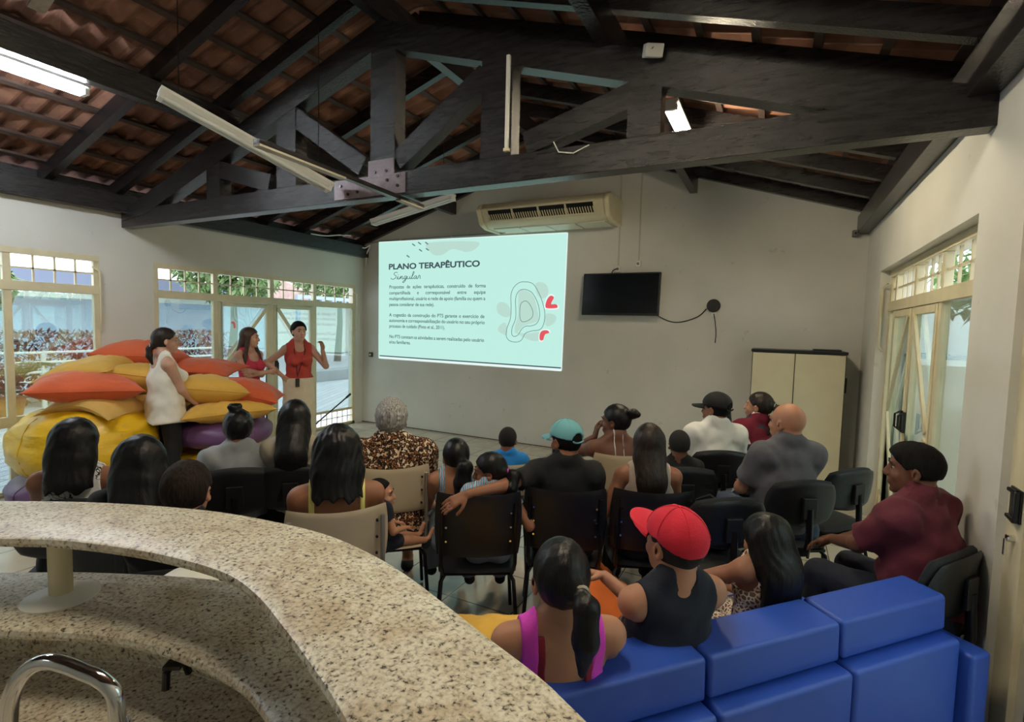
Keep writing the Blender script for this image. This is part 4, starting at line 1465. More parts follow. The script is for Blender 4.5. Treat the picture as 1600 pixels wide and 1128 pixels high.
bag('bean_bag', 'flat purple bean bag on the floor under the big yellow one', (-5.76, 2.46, 0.17), (0.60, 0.58, 0.17), M_PUR, 1)
bag('bean_bag', 'huge shiny yellow bean bag at the left by the near window', (-5.74, 2.47, 0.56), (0.60, 0.56, 0.36), M_YVI, 2, wr=0.045, pw=2.3)
bag('bean_bag', 'yellow bean bag on the floor under the upper purple one', (-5.22, 3.42, 0.20), (0.47, 0.44, 0.20), M_YVI, 3)
bag('bean_bag', 'rounded purple bean bag under the mustard cushions of the right pile', (-5.17, 3.44, 0.565), (0.49, 0.46, 0.165), M_PUR, 4, wr=0.015)
pillow('cushion', 'pale mustard cushion slumped on the huge yellow bean bag', (-5.62, 2.52, 0.955), 0.34, 0.34, 0.10, YR, M_YEL2, seed=1, sag=0.12)
pillow('cushion', 'big orange cushion with a long pointed corner at the left of the pile', (-5.70, 2.46, 1.085), 0.42, 0.40, 0.135, YR + 0.66, M_ORA, seed=2, tilt=(0.02, 0.03))
pillow('cushion', 'mustard cushion leaning on top of the big orange one at the far left', (-5.98, 2.62, 1.20), 0.34, 0.32, 0.14, YR + 0.1, M_YEL, seed=3, tilt=(0.1, -0.18))
pillow('cushion', 'round mustard cushion in the middle of the pile behind the woman in white', (-5.68, 2.98, 1.10), 0.32, 0.32, 0.16, YR + 0.4, M_YEL, seed=4, tilt=(-0.25, 0.15))
pillow('cushion', 'small mustard cushion squeezed low between the two piles', (-5.50, 2.98, 0.86), 0.24, 0.24, 0.09, YR + 0.2, M_YEL2, seed=11, tilt=(-0.3, 0.2))
bag('bean_bag', 'tall mustard bean bag hidden behind the middle of the pile', (-5.86, 3.16, 0.48), (0.44, 0.40, 0.48), M_YEL, 8, wr=0.02)
pillow('cushion', 'orange cushion at the very top of the pile against the wall', (-5.99, 3.10, 1.32), 0.36, 0.32, 0.18, YR + 0.1, M_ORA, seed=5, tilt=(-0.1, 0.02))
pillow('cushion', 'orange cushion behind the woman in white, right of her shoulder', (-5.72, 3.52, 1.20), 0.42, 0.30, 0.10, YR + 0.1, M_ORA, seed=6, tilt=(0.1, 0.08))
pillow('cushion', 'orange cushion at the right end of the pile in front of the woman in red', (-5.02, 3.62, 0.97), 0.33, 0.30, 0.14, YR + 0.3, M_ORA, seed=7, tilt=(0, 0.25))
pillow('cushion', 'large mustard cushion on the right pile beside the white blouse', (-5.24, 3.33, 1.00), 0.37, 0.34, 0.155, YR + 0.5, M_YEL, seed=8, tilt=(-0.12, 0.12))
pillow('cushion', 'long mustard cushion with a pointed corner lying on the purple bean bag', (-5.08, 3.43, 0.805), 0.42, 0.36, 0.125, YR + 0.55, M_YEL, seed=9, tilt=(0, -0.06))
pillow('cushion', 'orange floor cushion with a raised corner in front of the sofa', (-0.72, 2.66, 0.24), 0.25, 0.25, 0.09, R_(75), fabric('bright_orange_fabric', (238, 118, 44)), seed=12, tilt=(R_(28), 0.1), group='floor cushions by the sofa')
pillow('cushion', 'yellow floor cushion by the bar counter next to the woman in pink', (-1.02, 1.83, 0.37), 0.27, 0.24, 0.11, R_(30), fabric('warm_yellow_fabric', (244, 196, 84)), seed=13, group='floor cushions by the sofa')
bag('bean_bag', 'yellow bean bag on the floor under the yellow cushion by the bar', (-1.02, 1.84, 0.13), (0.28, 0.26, 0.13), M_YEL, 14, group='floor cushions by the sofa')

# ---------------- chairs
M_BEIGE = mat('beige_chair_plastic', (206, 190, 160), 0.5, noise_amt=0.04, noise_scale=6)
M_BFAB = mat('black_chair_fabric', (22, 23, 27), 0.75, bump=0.2, bump_scale=200)
def panel(w, h, th, curve, k=0.6, N=20, lean=0.0):
    vs, fs = [], []
    for s in (1, -1):
        for i in range(N + 1):
            for j in range(N + 1):
                u, v = 2 * i / N - 1, 2 * j / N - 1
                x = w / 2 * u * math.sqrt(1 - k * v * v / 2)
                z = h / 2 * v * math.sqrt(1 - k * u * u / 2)
                e = max(abs(u), abs(v))
                y = s * th / 2 * math.sqrt(max(0.0, 1 - e ** 6)) + curve * (x / (w / 2)) ** 2 + lean * z
                vs.append((x, y, z))
    M = (N + 1) ** 2
    for s in (0, 1):
        for i in range(N):
            for j in range(N):
                q = (s * M + i * (N + 1) + j, s * M + (i + 1) * (N + 1) + j, s * M + (i + 1) * (N + 1) + j + 1, s * M + i * (N + 1) + j + 1)
                fs.append(q if s else q[::-1])
    return vs, fs
def legs(t, m, sh=0.42, w=0.20, front=0.20, back=-0.20):
    for sx in (-1, 1):
        for (yy, dy) in ((front, 0.04), (back, -0.05)):
            MB().tube([(sx * (w - .03), yy - dy * 1.2, sh), (sx * (w - .005), yy - dy * .3, sh - .03), (sx * w, yy, sh - .10), (sx * (w + .02), yy + dy, 0.012)], 0.011, 10).build('leg', m, t, smooth=True)
def make_padded():
    t = empty('padded_chair')
    v, f = panel(0.47, 0.44, 0.065, 0.0, 0.5)
    MB().add([(x, -z + 0.0, 0.44 + y) for x, y, z in v], [q[::-1] for q in f]).build('seat', M_BFAB, t, smooth=True)
    v, f = panel(0.46, 0.30, 0.05, 0.045, 0.7, lean=-0.12)
    MB().add([(x, y - 0.22, z + 0.72) for x, y, z in v], f).build('backrest', M_BFAB, t, smooth=True)
    v, f = panel(0.44, 0.28, 0.022, 0.045, 0.7, lean=-0.12)
    MB().add([(x, y - 0.252, z + 0.72) for x, y, z in v], f).build('back_shell', M_BLACKP, t, smooth=True)
    MB().tube([(0, 0.0, 0.395), (0, -0.20, 0.39), (0, -0.265, 0.42), (0, -0.285, 0.52), (0, -0.275, 0.70)], 0.019, 10).build('back_support', M_BLACKM, t, smooth=True)
    MB().box((0, -0.274, 0.70), (0.09, 0.02, 0.13)).build('support_plate', M_BLACKP, t, bevel=0.005)
    MB().bb((-.19, -.19, .392), (.19, .19, .408)).build('seat_frame', M_BLACKM, t)
    legs(t, M_BLACKM, 0.395)
    return t
def make_shell(m, mname, h=0.27, zc=0.785, w=0.44):
    t = empty(mname)
    v, f = panel(0.44, 0.42, 0.018, 0.0, 0.28)
    MB().add([(x, -z, 0.435 + y + 0.10 * x * x) for x, y, z in v], [q[::-1] for q in f]).build('seat', m, t, smooth=True)
    v, f = panel(w, h, 0.014, 0.035, 0.22, lean=-0.15)
    MB().add([(x, y - 0.225, z + zc + 0.03 * (x / (w / 2)) ** 2 * (1 if z > 0 else 0)) for x, y, z in v], f).build('backrest', m, t, smooth=True)
    for sx in (-1, 1):
        MB().tube([(sx * .185, -0.18, 0.42), (sx * .195, -0.235, 0.50), (sx * .195, -0.226, zc + h * .38)], 0.011, 8).build('back_post', M_BLACKM if m is not M_BEIGE else mat('grey_tube', (160, 156, 146), 0.4, 0.5), t, smooth=True)
        rv = MB()
        for dz in (-0.08, 0.0, 0.08):
            yy = -0.225 - 0.15 * dz + 0.035 * (0.17 / (w / 2)) ** 2
            rv.cyl((sx * .17, yy - .018, zc + dz), (sx * .17, yy, zc + dz), 0.006, n=8)
        rv.build('rivet', M_CHROME if m is not M_BEIGE else M_BLACKP, t)
    MB().bb((-.18, -.17, .405), (.18, .17, .420)).build('seat_frame', M_BLACKM, t)
    legs(t, M_BLACKM, 0.41)
    return t
PROTO = {}
def place_chair(kind, x, y, yaw, label, dz=0.0, sc=1.0):
    mk = {'padded': lambda: make_padded(), 'beige': lambda: make_shell(M_BEIGE, 'beige_plastic_chair'), 'black': lambda: make_shell(M_BLACKP, 'black_plastic_chair', 0.35, 0.69, 0.46)}
    if kind not in PROTO:
        o = PROTO[kind] = mk[kind]()
    else:
        o = copy_tree(PROTO[kind])
    o.location = (x, y, dz)
    o.rotation_euler = (0, 0, R_(yaw))
    o.scale = (sc, sc, sc)
    tag(o, label, 'chair', {'padded': 'black padded chairs', 'beige': 'beige plastic chairs', 'black': 'black plastic chairs'}[kind])
    return o
POS = dict(P1=(-3.120, 1.290, 1.218),
           P2=(-2.563, 1.303, 1.190),
           P3=(-1.958, 1.152, 1.205),
           P4=(-2.994, 2.083, 1.171),
           P5=(-2.719, 2.284, 1.233),
           P6=(-1.796, 1.745, 1.254),
           P7=(-1.754, 1.992, 0.958),
           P8=(-2.039, 2.412, 1.290),
           P9=(-1.627, 2.494, 1.081),
           P10=(-1.375, 2.451, 1.042),
           P11=(-1.703, 3.294, 1.011),
           P12=(-1.046, 2.745, 1.214),
           P13=(-0.973, 3.515, 1.216),
           P14=(-0.628, 2.991, 1.198),
           P15=(-0.554, 3.605, 1.068),
           P16=(-0.393, 4.265, 1.265),
           P16b=(-0.422, 4.914, 1.108),
           P17=(-0.106, 4.749, 1.248),
           P18=(0.086, 3.725, 1.300),
           P19=(0.602, 2.972, 1.248),
           P20=(0.001, 2.252, 1.017),
           P21=(-0.268, 1.742, 1.156),
           P22=(-0.532, 1.391, 1.122),
           W1=(-5.277, 2.921, 1.640),
           W2=(-5.824, 4.218, 1.643),
           W3=(-5.532, 4.711, 1.729),
           H12=(-1.373, 2.043, 0.842),
           B1=(-0.170, 3.078, 0.450))
# ================================================================= people
def Rx(a):
    c, s = math.cos(a), math.sin(a)
    return np.array([[1, 0, 0], [0, c, -s], [0, s, c]])
def Rz(a):
    c, s = math.cos(a), math.sin(a)
    return np.array([[c, -s, 0], [s, c, 0], [0, 0, 1]])
def Ry(a):
    c, s = math.cos(a), math.sin(a)
    return np.array([[c, 0, s], [0, 1, 0], [-s, 0, c]])
def unit(v):
    return v / max(1e-9, np.linalg.norm(v))
def n3(X, Y, Z, f):
    return np.sin(f * X + 1.3 * np.sin(f * Y)) * np.sin(f * Y + 1.7 * np.sin(f * Z)) * np.sin(f * Z + 1.1 * np.sin(f * X))

def skin(name, c):
    m, nt, b, co = base_nodes('skin_' + name, 0.5, 0.4)
    n = tex(nt, 'ShaderNodeTexNoise', 12, co, Detail=5)
    r = link_ramp(nt, n.outputs['Fac'], [(0.3, tuple(int(v * 0.93) for v in c)), (0.7, c)])
    nt.links.new(r.outputs[0], b.inputs['Base Color'])
    b.inputs['Subsurface Weight'].default_value = 0.06
    b.inputs['Subsurface Radius'].default_value = (0.02, 0.008, 0.004)
    b.inputs['Subsurface Scale'].default_value = 0.5
    return m
SK = dict(fair=skin('fair', (206, 160, 136)), tan=skin('tan', (184, 132, 104)), brown=skin('brown', (150, 100, 76)), deep=skin('deep', (112, 72, 54)), dark=skin('dark', (86, 54, 42)))
def hair_mat(name, c, c2, rough=0.42):
    m, nt, b, co = base_nodes('hair_' + name, rough, 0.5)
    mp = nt.nodes.new('ShaderNodeMapping')
    mp.inputs['Scale'].default_value = (150, 150, 7)
    nt.links.new(co, mp.inputs['Vector'])
    n = tex(nt, 'ShaderNodeTexNoise', 1.0, mp.outputs[0], Detail=3)
    r = link_ramp(nt, n.outputs['Fac'], [(0.3, c), (0.7, c2)])
    nt.links.new(r.outputs[0], b.inputs['Base Color'])
    b.inputs['Specular IOR Level'].default_value = 0.28 if rough < .6 else 0.15
    add_bump(nt, b, n.outputs['Fac'], 0.3, 0.004)
    return m
HR = dict(black=hair_mat('black', (7, 7, 8), (20, 18, 19)), brown=hair_mat('brown', (42, 30, 24), (84, 62, 48)), darkbrown=hair_mat('darkbrown', (22, 16, 14), (52, 40, 34)),
          matte=hair_mat('matte_black', (9, 8, 8), (26, 22, 21), 0.75), mattebrown=hair_mat('matte_brown', (20, 15, 13), (48, 37, 32), 0.75),
          grey=hair_mat('grey', (96, 94, 92), (186, 184, 180), 0.6), stubble=mat('hair_cropped', (20, 16, 15), 0.85, bump=0.5, bump_scale=350))
def cloth(name, c, rough=0.85, amt=0.06, bs=160, b=0.15):
    return mat('cloth_' + name, c, rough, noise_amt=amt, noise_scale=8, bump=b, bump_scale=bs, sheen=0.03)
CL = dict(white=cloth('white', (228, 226, 218)), offwhite=cloth('offwhite', (232, 228, 214)), grey=cloth('grey', (150, 154, 158)), slate=cloth('slate', (88, 86, 92)), black=cloth('black', (13, 13, 16)),
          navy=cloth('navy', (17, 23, 40)), maroon=cloth('maroon', (92, 26, 42)), yellow=cloth('yellow', (232, 226, 140)), coral=cloth('coral', (184, 66, 54)), raspberry=cloth('raspberry', (196, 56, 76)),
          cream=cloth('cream', (222, 206, 176)), blue=cloth('blue', (34, 134, 214)), taupe=cloth('taupe', (186, 168, 156)), magenta=cloth('magenta', (214, 66, 196)), crimson=cloth('crimson', (128, 22, 46)),
          jean=cloth('jean', (58, 70, 92)), teal=cloth('teal', (112, 176, 182)), red=cloth('red', (206, 30, 54)), darkred=cloth('dark_red', (150, 36, 50)), greyblue=cloth('greyblue', (120, 132, 150)), khaki=cloth('khaki', (176, 168, 150)))
def pattern(name, fn):
    m, nt, b, co = base_nodes('cloth_' + name, 0.85, 0.3)
    nt.links.new(fn(nt, co), b.inputs['Base Color'])
    n = tex(nt, 'ShaderNodeTexNoise', 160, co, Detail=2)
    add_bump(nt, b, n.outputs['Fac'], 0.15, 0.005)
    CL[name] = m
def _leo(nt, co):
    v = tex(nt, 'ShaderNodeTexVoronoi', 60, co)
    n = tex(nt, 'ShaderNodeTexNoise', 60, co, Detail=3)
    a = nt.nodes.new('ShaderNodeMath')
    a.operation = 'MULTIPLY_ADD'
    a.inputs[1].default_value = 0.7
    nt.links.new(v.outputs['Distance'], a.inputs[0])
    nt.links.new(n.outputs['Fac'], a.inputs[2])
    r = link_ramp(nt, a.outputs[0], [(0.66, (150, 98, 58)), (0.76, (26, 18, 14)), (0.94, (34, 22, 16)), (0.99, (222, 204, 178))])
    n2 = tex(nt, 'ShaderNodeTexNoise', 9, co, Detail=2)
    r2 = link_ramp(nt, n2.outputs['Fac'], [(0.45, (255, 255, 255)), (0.6, (196, 150, 110))])
    return mixc(nt, 0.8, r.outputs[0], r2.outputs[0], 'MULTIPLY')
pattern('leopard', _leo)
def _branch(nt, co):
    n = tex(nt, 'ShaderNodeTexNoise', 9, co, Detail=4, Distortion=1.5)
    s = nt.nodes.new('ShaderNodeMath')
    s.operation = 'SUBTRACT'
    s.inputs[1].default_value = 0.5
    nt.links.new(n.outputs['Fac'], s.inputs[0])
    a = nt.nodes.new('ShaderNodeMath')
    a.operation = 'ABSOLUTE'
    nt.links.new(s.outputs[0], a.inputs[0])
    return link_ramp(nt, a.outputs[0], [(0.008, (30, 32, 42)), (0.02, (226, 228, 230))]).outputs[0]
pattern('branches', _branch)
def _patch(nt, co):
    v = tex(nt, 'ShaderNodeTexVoronoi', 7.5, co)
    return link_ramp(nt, v.outputs['Color'], [(0.0, (110, 28, 44)), (0.34, (226, 218, 212)), (0.62, (110, 28, 44)), (0.84, (50, 52, 66))], 'CONSTANT').outputs[0]
pattern('patchwork', _patch)
def _lace(nt, co):
    v = tex(nt, 'ShaderNodeTexVoronoi', 55, co, feature='DISTANCE_TO_EDGE')
    return link_ramp(nt, v.outputs['Distance'], [(0.08, (226, 214, 196)), (0.16, (120, 88, 66))]).outputs[0]
pattern('lace', _lace)
def _stripe(nt, co):
    w_ = tex(nt, 'ShaderNodeTexWave', 26, co, Distortion=3.0)
    return link_ramp(nt, w_.outputs['Fac'], [(0.4, (70, 160, 190)), (0.55, (226, 240, 244)), (0.86, (226, 240, 244)), (0.93, (200, 60, 90))]).outputs[0]
pattern('aquastripe', _stripe)
def _plaid(nt, co):
    w_ = tex(nt, 'ShaderNodeTexWave', 14, co, Distortion=5.0)
    return link_ramp(nt, w_.outputs['Fac'], [(0.35, (120, 116, 122)), (0.6, (222, 220, 218))]).outputs[0]
pattern('greyprint', _plaid)

M_EYE = mat('eye_white', (140, 128, 120), 0.45)
M_IRIS = mat('eye_dark', (28, 18, 14), 0.15)

def ik(S, W, a, b, pole):
    d = W - S
    L = np.linalg.norm(d)
    if L > (a + b) * 0.995:
        W = S + d / L * (a + b) * 0.995
        d = W - S
        L = np.linalg.norm(d)
    u = d / L
    x = (a * a - b * b + L * L) / (2 * L)
    h = math.sqrt(max(0.0, a * a - x * x))
    p = pole - u * (pole @ u)
    p = unit(p)
    return S + u * x + p * h, W

def hand_prims(W, d, n, side, s, curl=0.5, spread=0.0):
    """W wrist, d direction of the fingers, n palm normal (out of the palm), side=+1 right hand"""
    d = unit(d)
    n = unit(n - d * (n @ d))
    l = np.cross(n, d) * side          # towards the thumb
    P = []
    k0 = W + d * 0.082 * s
    for q in (-0.024, -0.008, 0.009, 0.024):
        P.append(cap(W + l * q * 0.55 * s + d * 0.008 * s, k0 + l * q * s, 0.0150 * s, 0.0125 * s, tag='hand'))
    names = [(-0.030, 0.030, 0.80), (-0.010, 0.040, 0.95), (0.010, 0.043, 1.0), (0.029, 0.038, 0.93)]
    for i, (q, l0, kk) in enumerate(names):
        b = k0 + l * q * s
        seg = [l0, 0.026 * kk, 0.020 * kk]
        a = 0.0
        p = b
        c = curl * (1.0 + 0.10 * (1.5 - i))
        r = 0.0088
        for j, L in enumerate(seg):
            a += c * (0.75, 0.95, 0.6)[j]
            dd = unit(d * math.cos(a) + n * math.sin(a) + l * spread * q * 8)
            e = p + dd * L * s
            P.append(cap(p, e, r * s, (r - 0.0010) * s, tag='hand'))
            r -= 0.0010
            p = e
    t0 = W + d * 0.022 * s + l * 0.026 * s
    t1 = t0 + unit(d * 0.75 + l * 0.7 + n * 0.35) * 0.040 * s
    t2 = t1 + unit(d * 0.95 + l * 0.30 + n * 0.40) * 0.030 * s
    t3 = t2 + unit(d * 1.0 + l * 0.05 + n * 0.55) * 0.024 * s
    P += [cap(t0, t1, 0.015 * s, 0.011 * s, tag='hand'), cap(t1, t2, 0.0105 * s, 0.0095 * s, tag='hand'), cap(t2, t3, 0.0095 * s, 0.0085 * s, tag='hand')]
    return P

PEOPLE = []
def person(label, T, yaw, head=None, pitch=5, seat=0.45, lean=-6, roll=0, s=None, hk=1.0, w=1.0, f=1.0, bust=0.0, female=False,
           L=None, R=None, LW=None, RW=None, poleL=None, poleR=None, handL=None, handR=None, curlL=0.5, curlR=0.5,
           skin_='brown', hair=None, top=None, bottom=None, cap_=None, shoes='black', face=False, h=0.0085, legs_='sit', cross=0.0,
           extra=None, knee=None, headroll=0.0, beard=False, dress=None, forward_shift=0.0, headfwd=0.02):
    T = np.asarray(T, float)
    yaw_r = R_(yaw)
    if head is None:
        head = yaw
    sit = seat is not None
    if s is None:
        if sit:
            s = (T[2] - seat - 0.0) / (0.10 + 0.48 * math.cos(R_(lean)) + 0.132 + 0.118 * hk)
        else:
            s = T[2] / (0.93 + 0.755)
    hk = hk * (1.07 if hk < 1.1 else 1.0)
    hs = s * hk
    pz = (seat + 0.10 * s) if sit else 0.93 * s
    P = V(0, 0, pz)
    Rt = Rx(-R_(lean)) @ Ry(R_(roll))
    Rh = Rz(R_(head - yaw)) @ Rx(-R_(pitch)) @ Ry(R_(headroll))
    tp = lambda x, y, z: P + Rt @ V(x, y, z) * s
    N = tp(0, -0.01, 0.48)
    Hc = N + V(0, headfwd, 0) * s + V(0, 0, 0.132) * (s * 0.35 + hs * 0.65)
    hp = lambda x, y, z: Hc + Rh @ V(x, y, z) * hs
    topz = Hc[2] + 0.118 * hs
    dz_ = T[2] - topz
    if abs(dz_) > .0:
        Hc[2] += dz_
        sh_ = max(-.06, min(.06, dz_))
        print('DZ', label[:40], round(float(dz_), 3), 's', round(float(s), 3))
    # root position so that the crown lands on T
    crown = Rz(yaw_r) @ V(Hc[0], Hc[1], 0)
    root_xy = T[:2] - crown[:2]
    inv = lambda p: Rz(-yaw_r) @ (np.asarray(p, float) - V(root_xy[0], root_xy[1], 0))
    te = lambda c, r, tag='torso': ell(tp(*c), V(*r) * s, Rt.T, tag)
    tcp = lambda a, b, r1, r2, sq=1.0, tag='torso': cap(tp(*a), tp(*b), r1 * s, r2 * s, sq, Rt @ V(0, 1, 0), tag=tag)
    he = lambda c, r, tag='head': ell(hp(*c), V(*r) * hs, Rh.T, tag)
    hc = lambda a, b, r1, r2, tag='head': cap(hp(*a), hp(*b), r1 * hs, r2 * hs, tag=tag)
    B = []
    hipw = 1.06 if female else 0.97
    B += [te((0, -0.015, 0.01), (.165 * w * hipw, .122 * f, .115)), te((0, 0.0, .14), (.138 * w * (0.5 + 0.5 * f), .102 * f, .15)),
          te((0, 0.0, .29), (.155 * w, .108 * (0.5 + .5 * f), .16)), te((0, -0.008, .385), (.160 * w, .088, .085)),
          tcp((-.125 * w, -.012, .418), (.125 * w, -.012, .418), .050, .050)]
    for q in (-1, 1):
        B.append(tcp((q * .115 * w, -.015, .435), (q * .025, -.02, .505), .034, .050, tag='trap'))
        if bust:
            B.append(te((q * .072 * w, .085 + .02 * bust, .275), (.062, .055 + .02 * bust, .06)))
    if f > 1.05:
        B.append(te((0, .045 * f, .10), (.14 * w, .10 * f, .11)))
        B.append(te((0, -.04, .22), (.15 * w, .085 * f, .13)))
    B.append(cap(tp(0, -.012, .43), hp(0, -.022, -.045), .058 * s * (1.0 if female else 1.12), .050 * hs * (1.0 if female else 1.1), tag='neck'))
    # head
    B += [he((0, -.010, .025), (.0745, .094, .093)), he((0, .028, -.030), (.060, .064, .082)), he((0, .042, -.072), (.044, .046, .038)), he((0, .072, -.098), (.020, .018, .016)),
          hc((0, .088, .012), (0, .106, -.022), .008, .012), he((0, .100, -.028), (.017, .012, .010)), hc((-.032, .080, .028), (.032, .080, .028), .012, .012),
          he((.034, .062, -.028), (.022, .022, .024)), he((-.034, .062, -.028), (.022, .022, .024)), hc((-.018, .089, -.056), (.018, .089, -.056), .0075, .0075), hc((-.015, .087, -.066), (.015, .087, -.066), .0075, .0075)]
    for q in (-1, 1):
        M = Rh @ Rz(-q * 0.35)
        B.append(ell(hp(q * .077, -.006, -.006), V(.008, .019, .031) * hs, M.T, 'ear'))
        B.append(ell(hp(q * .075, -.001, -.028), V(.007, .011, .012) * hs, M.T, 'ear'))
    # arms
    a_l, b_l = .275 * s, .245 * s
    af = 0.5 + 0.5 * f
    arm = {}
    for q, tgt, tw, pole, hd, cu in ((-1, L, LW, poleL, handL, curlL), (1, R, RW, poleR, handR, curlR)):
        S = tp(q * .160 * w, -.012, .402)
        if tw is not None:
            W = inv(tw)
        elif tgt is not None:
            W = P + V(*tgt) * s
        else:
            W = P + (V(q * .11, .30, .10) if sit else V(q * .22, .06, -.08)) * s
        pl = V(*(pole if pole else (q * .6, -.6, -.5)))
        E, W = ik(S, W, a_l, b_l, pl)
        B.append(cap(S, E, .047 * s * af, .038 * s * af, tag='uarm%d' % q))
        B.append(ell(S + V(0, 0, .004) * s, V(.051, .050, .054) * s * (0.6 + .4 * f), tag='delt'))
        B.append(cap(E, W, .038 * s * af, .026 * s, tag='farm%d' % q))
        dd = unit(W - E)
        if hd is not None:
            d, n = V(*hd[0]), V(*hd[1])
        else:
            d = unit(dd + V(0, .4, -.15)) if sit else dd
            n = V(0, 0, -1) if sit else V(-q, 0, 0)
            if abs(d @ n) > 0.93:
                n = V(0, -1, 0)
        B += hand_prims(W + dd * .006 * s, d, n, q, s * (0.94 if female else 1.0), cu)
        arm[q] = (S, E, W)
    # legs
    leg = {}
    for q in (-1, 1):
        H = tp(q * .085 * w, 0.01, -0.03)
        if legs_ == 'sit':
            kx, ky, kz = (knee[0] if q < 0 else knee[1]) if knee else (q * .13, .43, None)
            K = V(kx * s, ky * s, (seat + .055 * s) if kz is None else kz)
            az = max(.075, K[2] - .42 * s)
            A = V(kx * s * 1.02, ky * s + .03 * s + cross * q * .05, az)
            fd = V(q * .12, 1, 0)
        elif legs_ == 'extend':
            K = V(q * .09 * s, .30 * s, seat + .05 * s)
            A = V(q * .09 * s, .62 * s, seat - .04 * s)
            fd = V(q * .1, .6, .9)
        else:
            K = V(q * .10 * s, .03 * s, .49 * s)
            A = V(q * .105 * s, -.01 * s, .085 * s)
            fd = V(q * .2, 1, 0)
        ff = 0.6 + .4 * f
        B.append(cap(H, K, .088 * s * ff, .056 * s * ff, tag='thigh'))
        if sit:
            B.append(ell(H + V(0, -.05, -.02) * s, V(.092, .10, .075) * s * ff, tag='thigh'))
        mid = K * .62 + A * .38 + V(0, -.018, 0) * s
        B.append(cap(K, mid, .054 * s * ff, .050 * s * ff, tag='calf'))
        B.append(cap(mid, A, .050 * s * ff, .033 * s, tag='calf'))
        fd = unit(fd)
        toe = A + fd * .15 * s + V(0, 0, -.045 * s if legs_ != 'extend' else 0)
        heel = A - fd * .03 * s + V(0, 0, -.035 * s)
        B.append(cap(A, heel, .034 * s, .032 * s, tag='foot'))
        B.append(cap(heel, toe, .033 * s, .026 * s, .8, V(0, 0, 1), tag='foot'))
        leg[q] = (H, K, A, heel, toe)
    root = thing('person', label, 'person', (root_xy[0], root_xy[1], 0), yaw_r)
    F = field_for(B, h, 0.03)
    for p in B:
        k = .030 * s if p['tag'] in ('torso', 'trap', 'neck', 'delt', 'thigh') else .018 * s
        if p['tag'] == 'hand':
            k = .0045
        elif p['tag'] == 'head':
            k = .010 * hs
        elif p['tag'] == 'ear':
            k = .006
        F.add(p, k)
    for q in (-1, 1):
        F.sub(ell(hp(q * .031, .092, .008), V(.014, .012, .009) * hs, Rh.T), .008)
        F.sub(ell(hp(q * .081, -.002, -.006), V(.004, .009, .015) * hs, Rh.T), .003)
    sdf_obj('body', F, SK[skin_], root)
    if face:
        for q in (-1, 1):
            c = hp(q * .029, .0715, .007)
            e = MB().sphere(c, .0105 * hs, 14, 10).build('eye', M_EYE, root, smooth=True)
            MB().sphere(hp(q * .029, .0780, .006), .0062 * hs, 10, 8).build('iris', M_IRIS, e, smooth=True)
            MB().tube([hp(q * .014, .092, .030), hp(q * .030, .093, .036), hp(q * .046, .080, .031)], [.0025 * hs, .0035 * hs, .002 * hs], 6).build('eyebrow', HR['black'], root, smooth=True)
        MB().tube([hp(-.020, .0935, -.061), hp(0, .0985, -.0605), hp(.020, .0935, -.061)], [.002 * hs, .0035 * hs, .002 * hs], 6).build('lips', mat('lips', (128, 66, 60), 0.5), root, smooth=True)

    Rti = Rt.T / s
    def tcoord(X, Y, Z):
        dx, dy, dz = X - P[0], Y - P[1], Z - P[2]
        return [Rti[i][0] * dx + Rti[i][1] * dy + Rti[i][2] * dz for i in range(3)]
    Rhi = Rh.T / hs
    def hcoord(X, Y, Z):
        dx, dy, dz = X - Hc[0], Y - Hc[1], Z - Hc[2]
        return [Rhi[i][0] * dx + Rhi[i][1] * dy + Rhi[i][2] * dz for i in range(3)]

    def make_top(name, m, sleeve=0.0, hem=-0.06, t=.011, neck=.080, si=None, so=None, zb=.40, zf=.36, az=.32, flare=0.0, sl_r=.016, collar=False, lab=None, fold=.003, zmax=None):
        pr = [p for p in B if p['tag'] in ('torso', 'trap', 'delt')]
        tp_ = list(pr)
        lower = []
        if flare:
            lower.append(cap(tp(0, 0, .22), tp(0, 0, hem - .02), .120 * s * w * f, (.150 + flare) * s * w, .78, Rt @ V(0, 1, 0), tag='torso'))
        th = [p for p in B if p['tag'] == 'thigh'] if (hem < -0.05 and not flare) else []
        slv = []
        if sleeve > 0:
            for q in (-1, 1):
                S, E, W = arm[q]
                r0, r1 = .050 * s * af, .038 * s * af
                if sleeve <= 1:
                    slv.append(cap(S, S + (E - S) * sleeve, r0 + sl_r * s * .6, r0 + (r1 - r0) * sleeve + sl_r * s, flat=True))
                else:
                    slv.append(cap(S, E, r0 + .010 * s, r1 + .012 * s))
                    slv.append(cap(E, E + (W - E) * (sleeve - 1), r1 + .012 * s, r1 + .010 * s, flat=True))
        allp = tp_ + lower + slv
        if si is not None:
            allp = [p for p in tp_ if p['tag'] != 'delt'] + lower
        G = field_for(allp, h, 0.035)
        for p in allp:
            G.add(p, (.030 if p['tag'] in ('torso', 'trap') else .055) * s, t * s if p['tag'] in ('torso', 'trap', 'delt') else 0.0)
        for p in th:
            G.add(dict(p), .02 * s, t * s)
        G.displace(lambda X, Y, Z: fold * n3(X, Y, Z * .7, 34) + fold * .7 * np.sin(42 * Z + 5 * np.sin(13 * X + 2) + 4 * np.sin(11 * Y)))
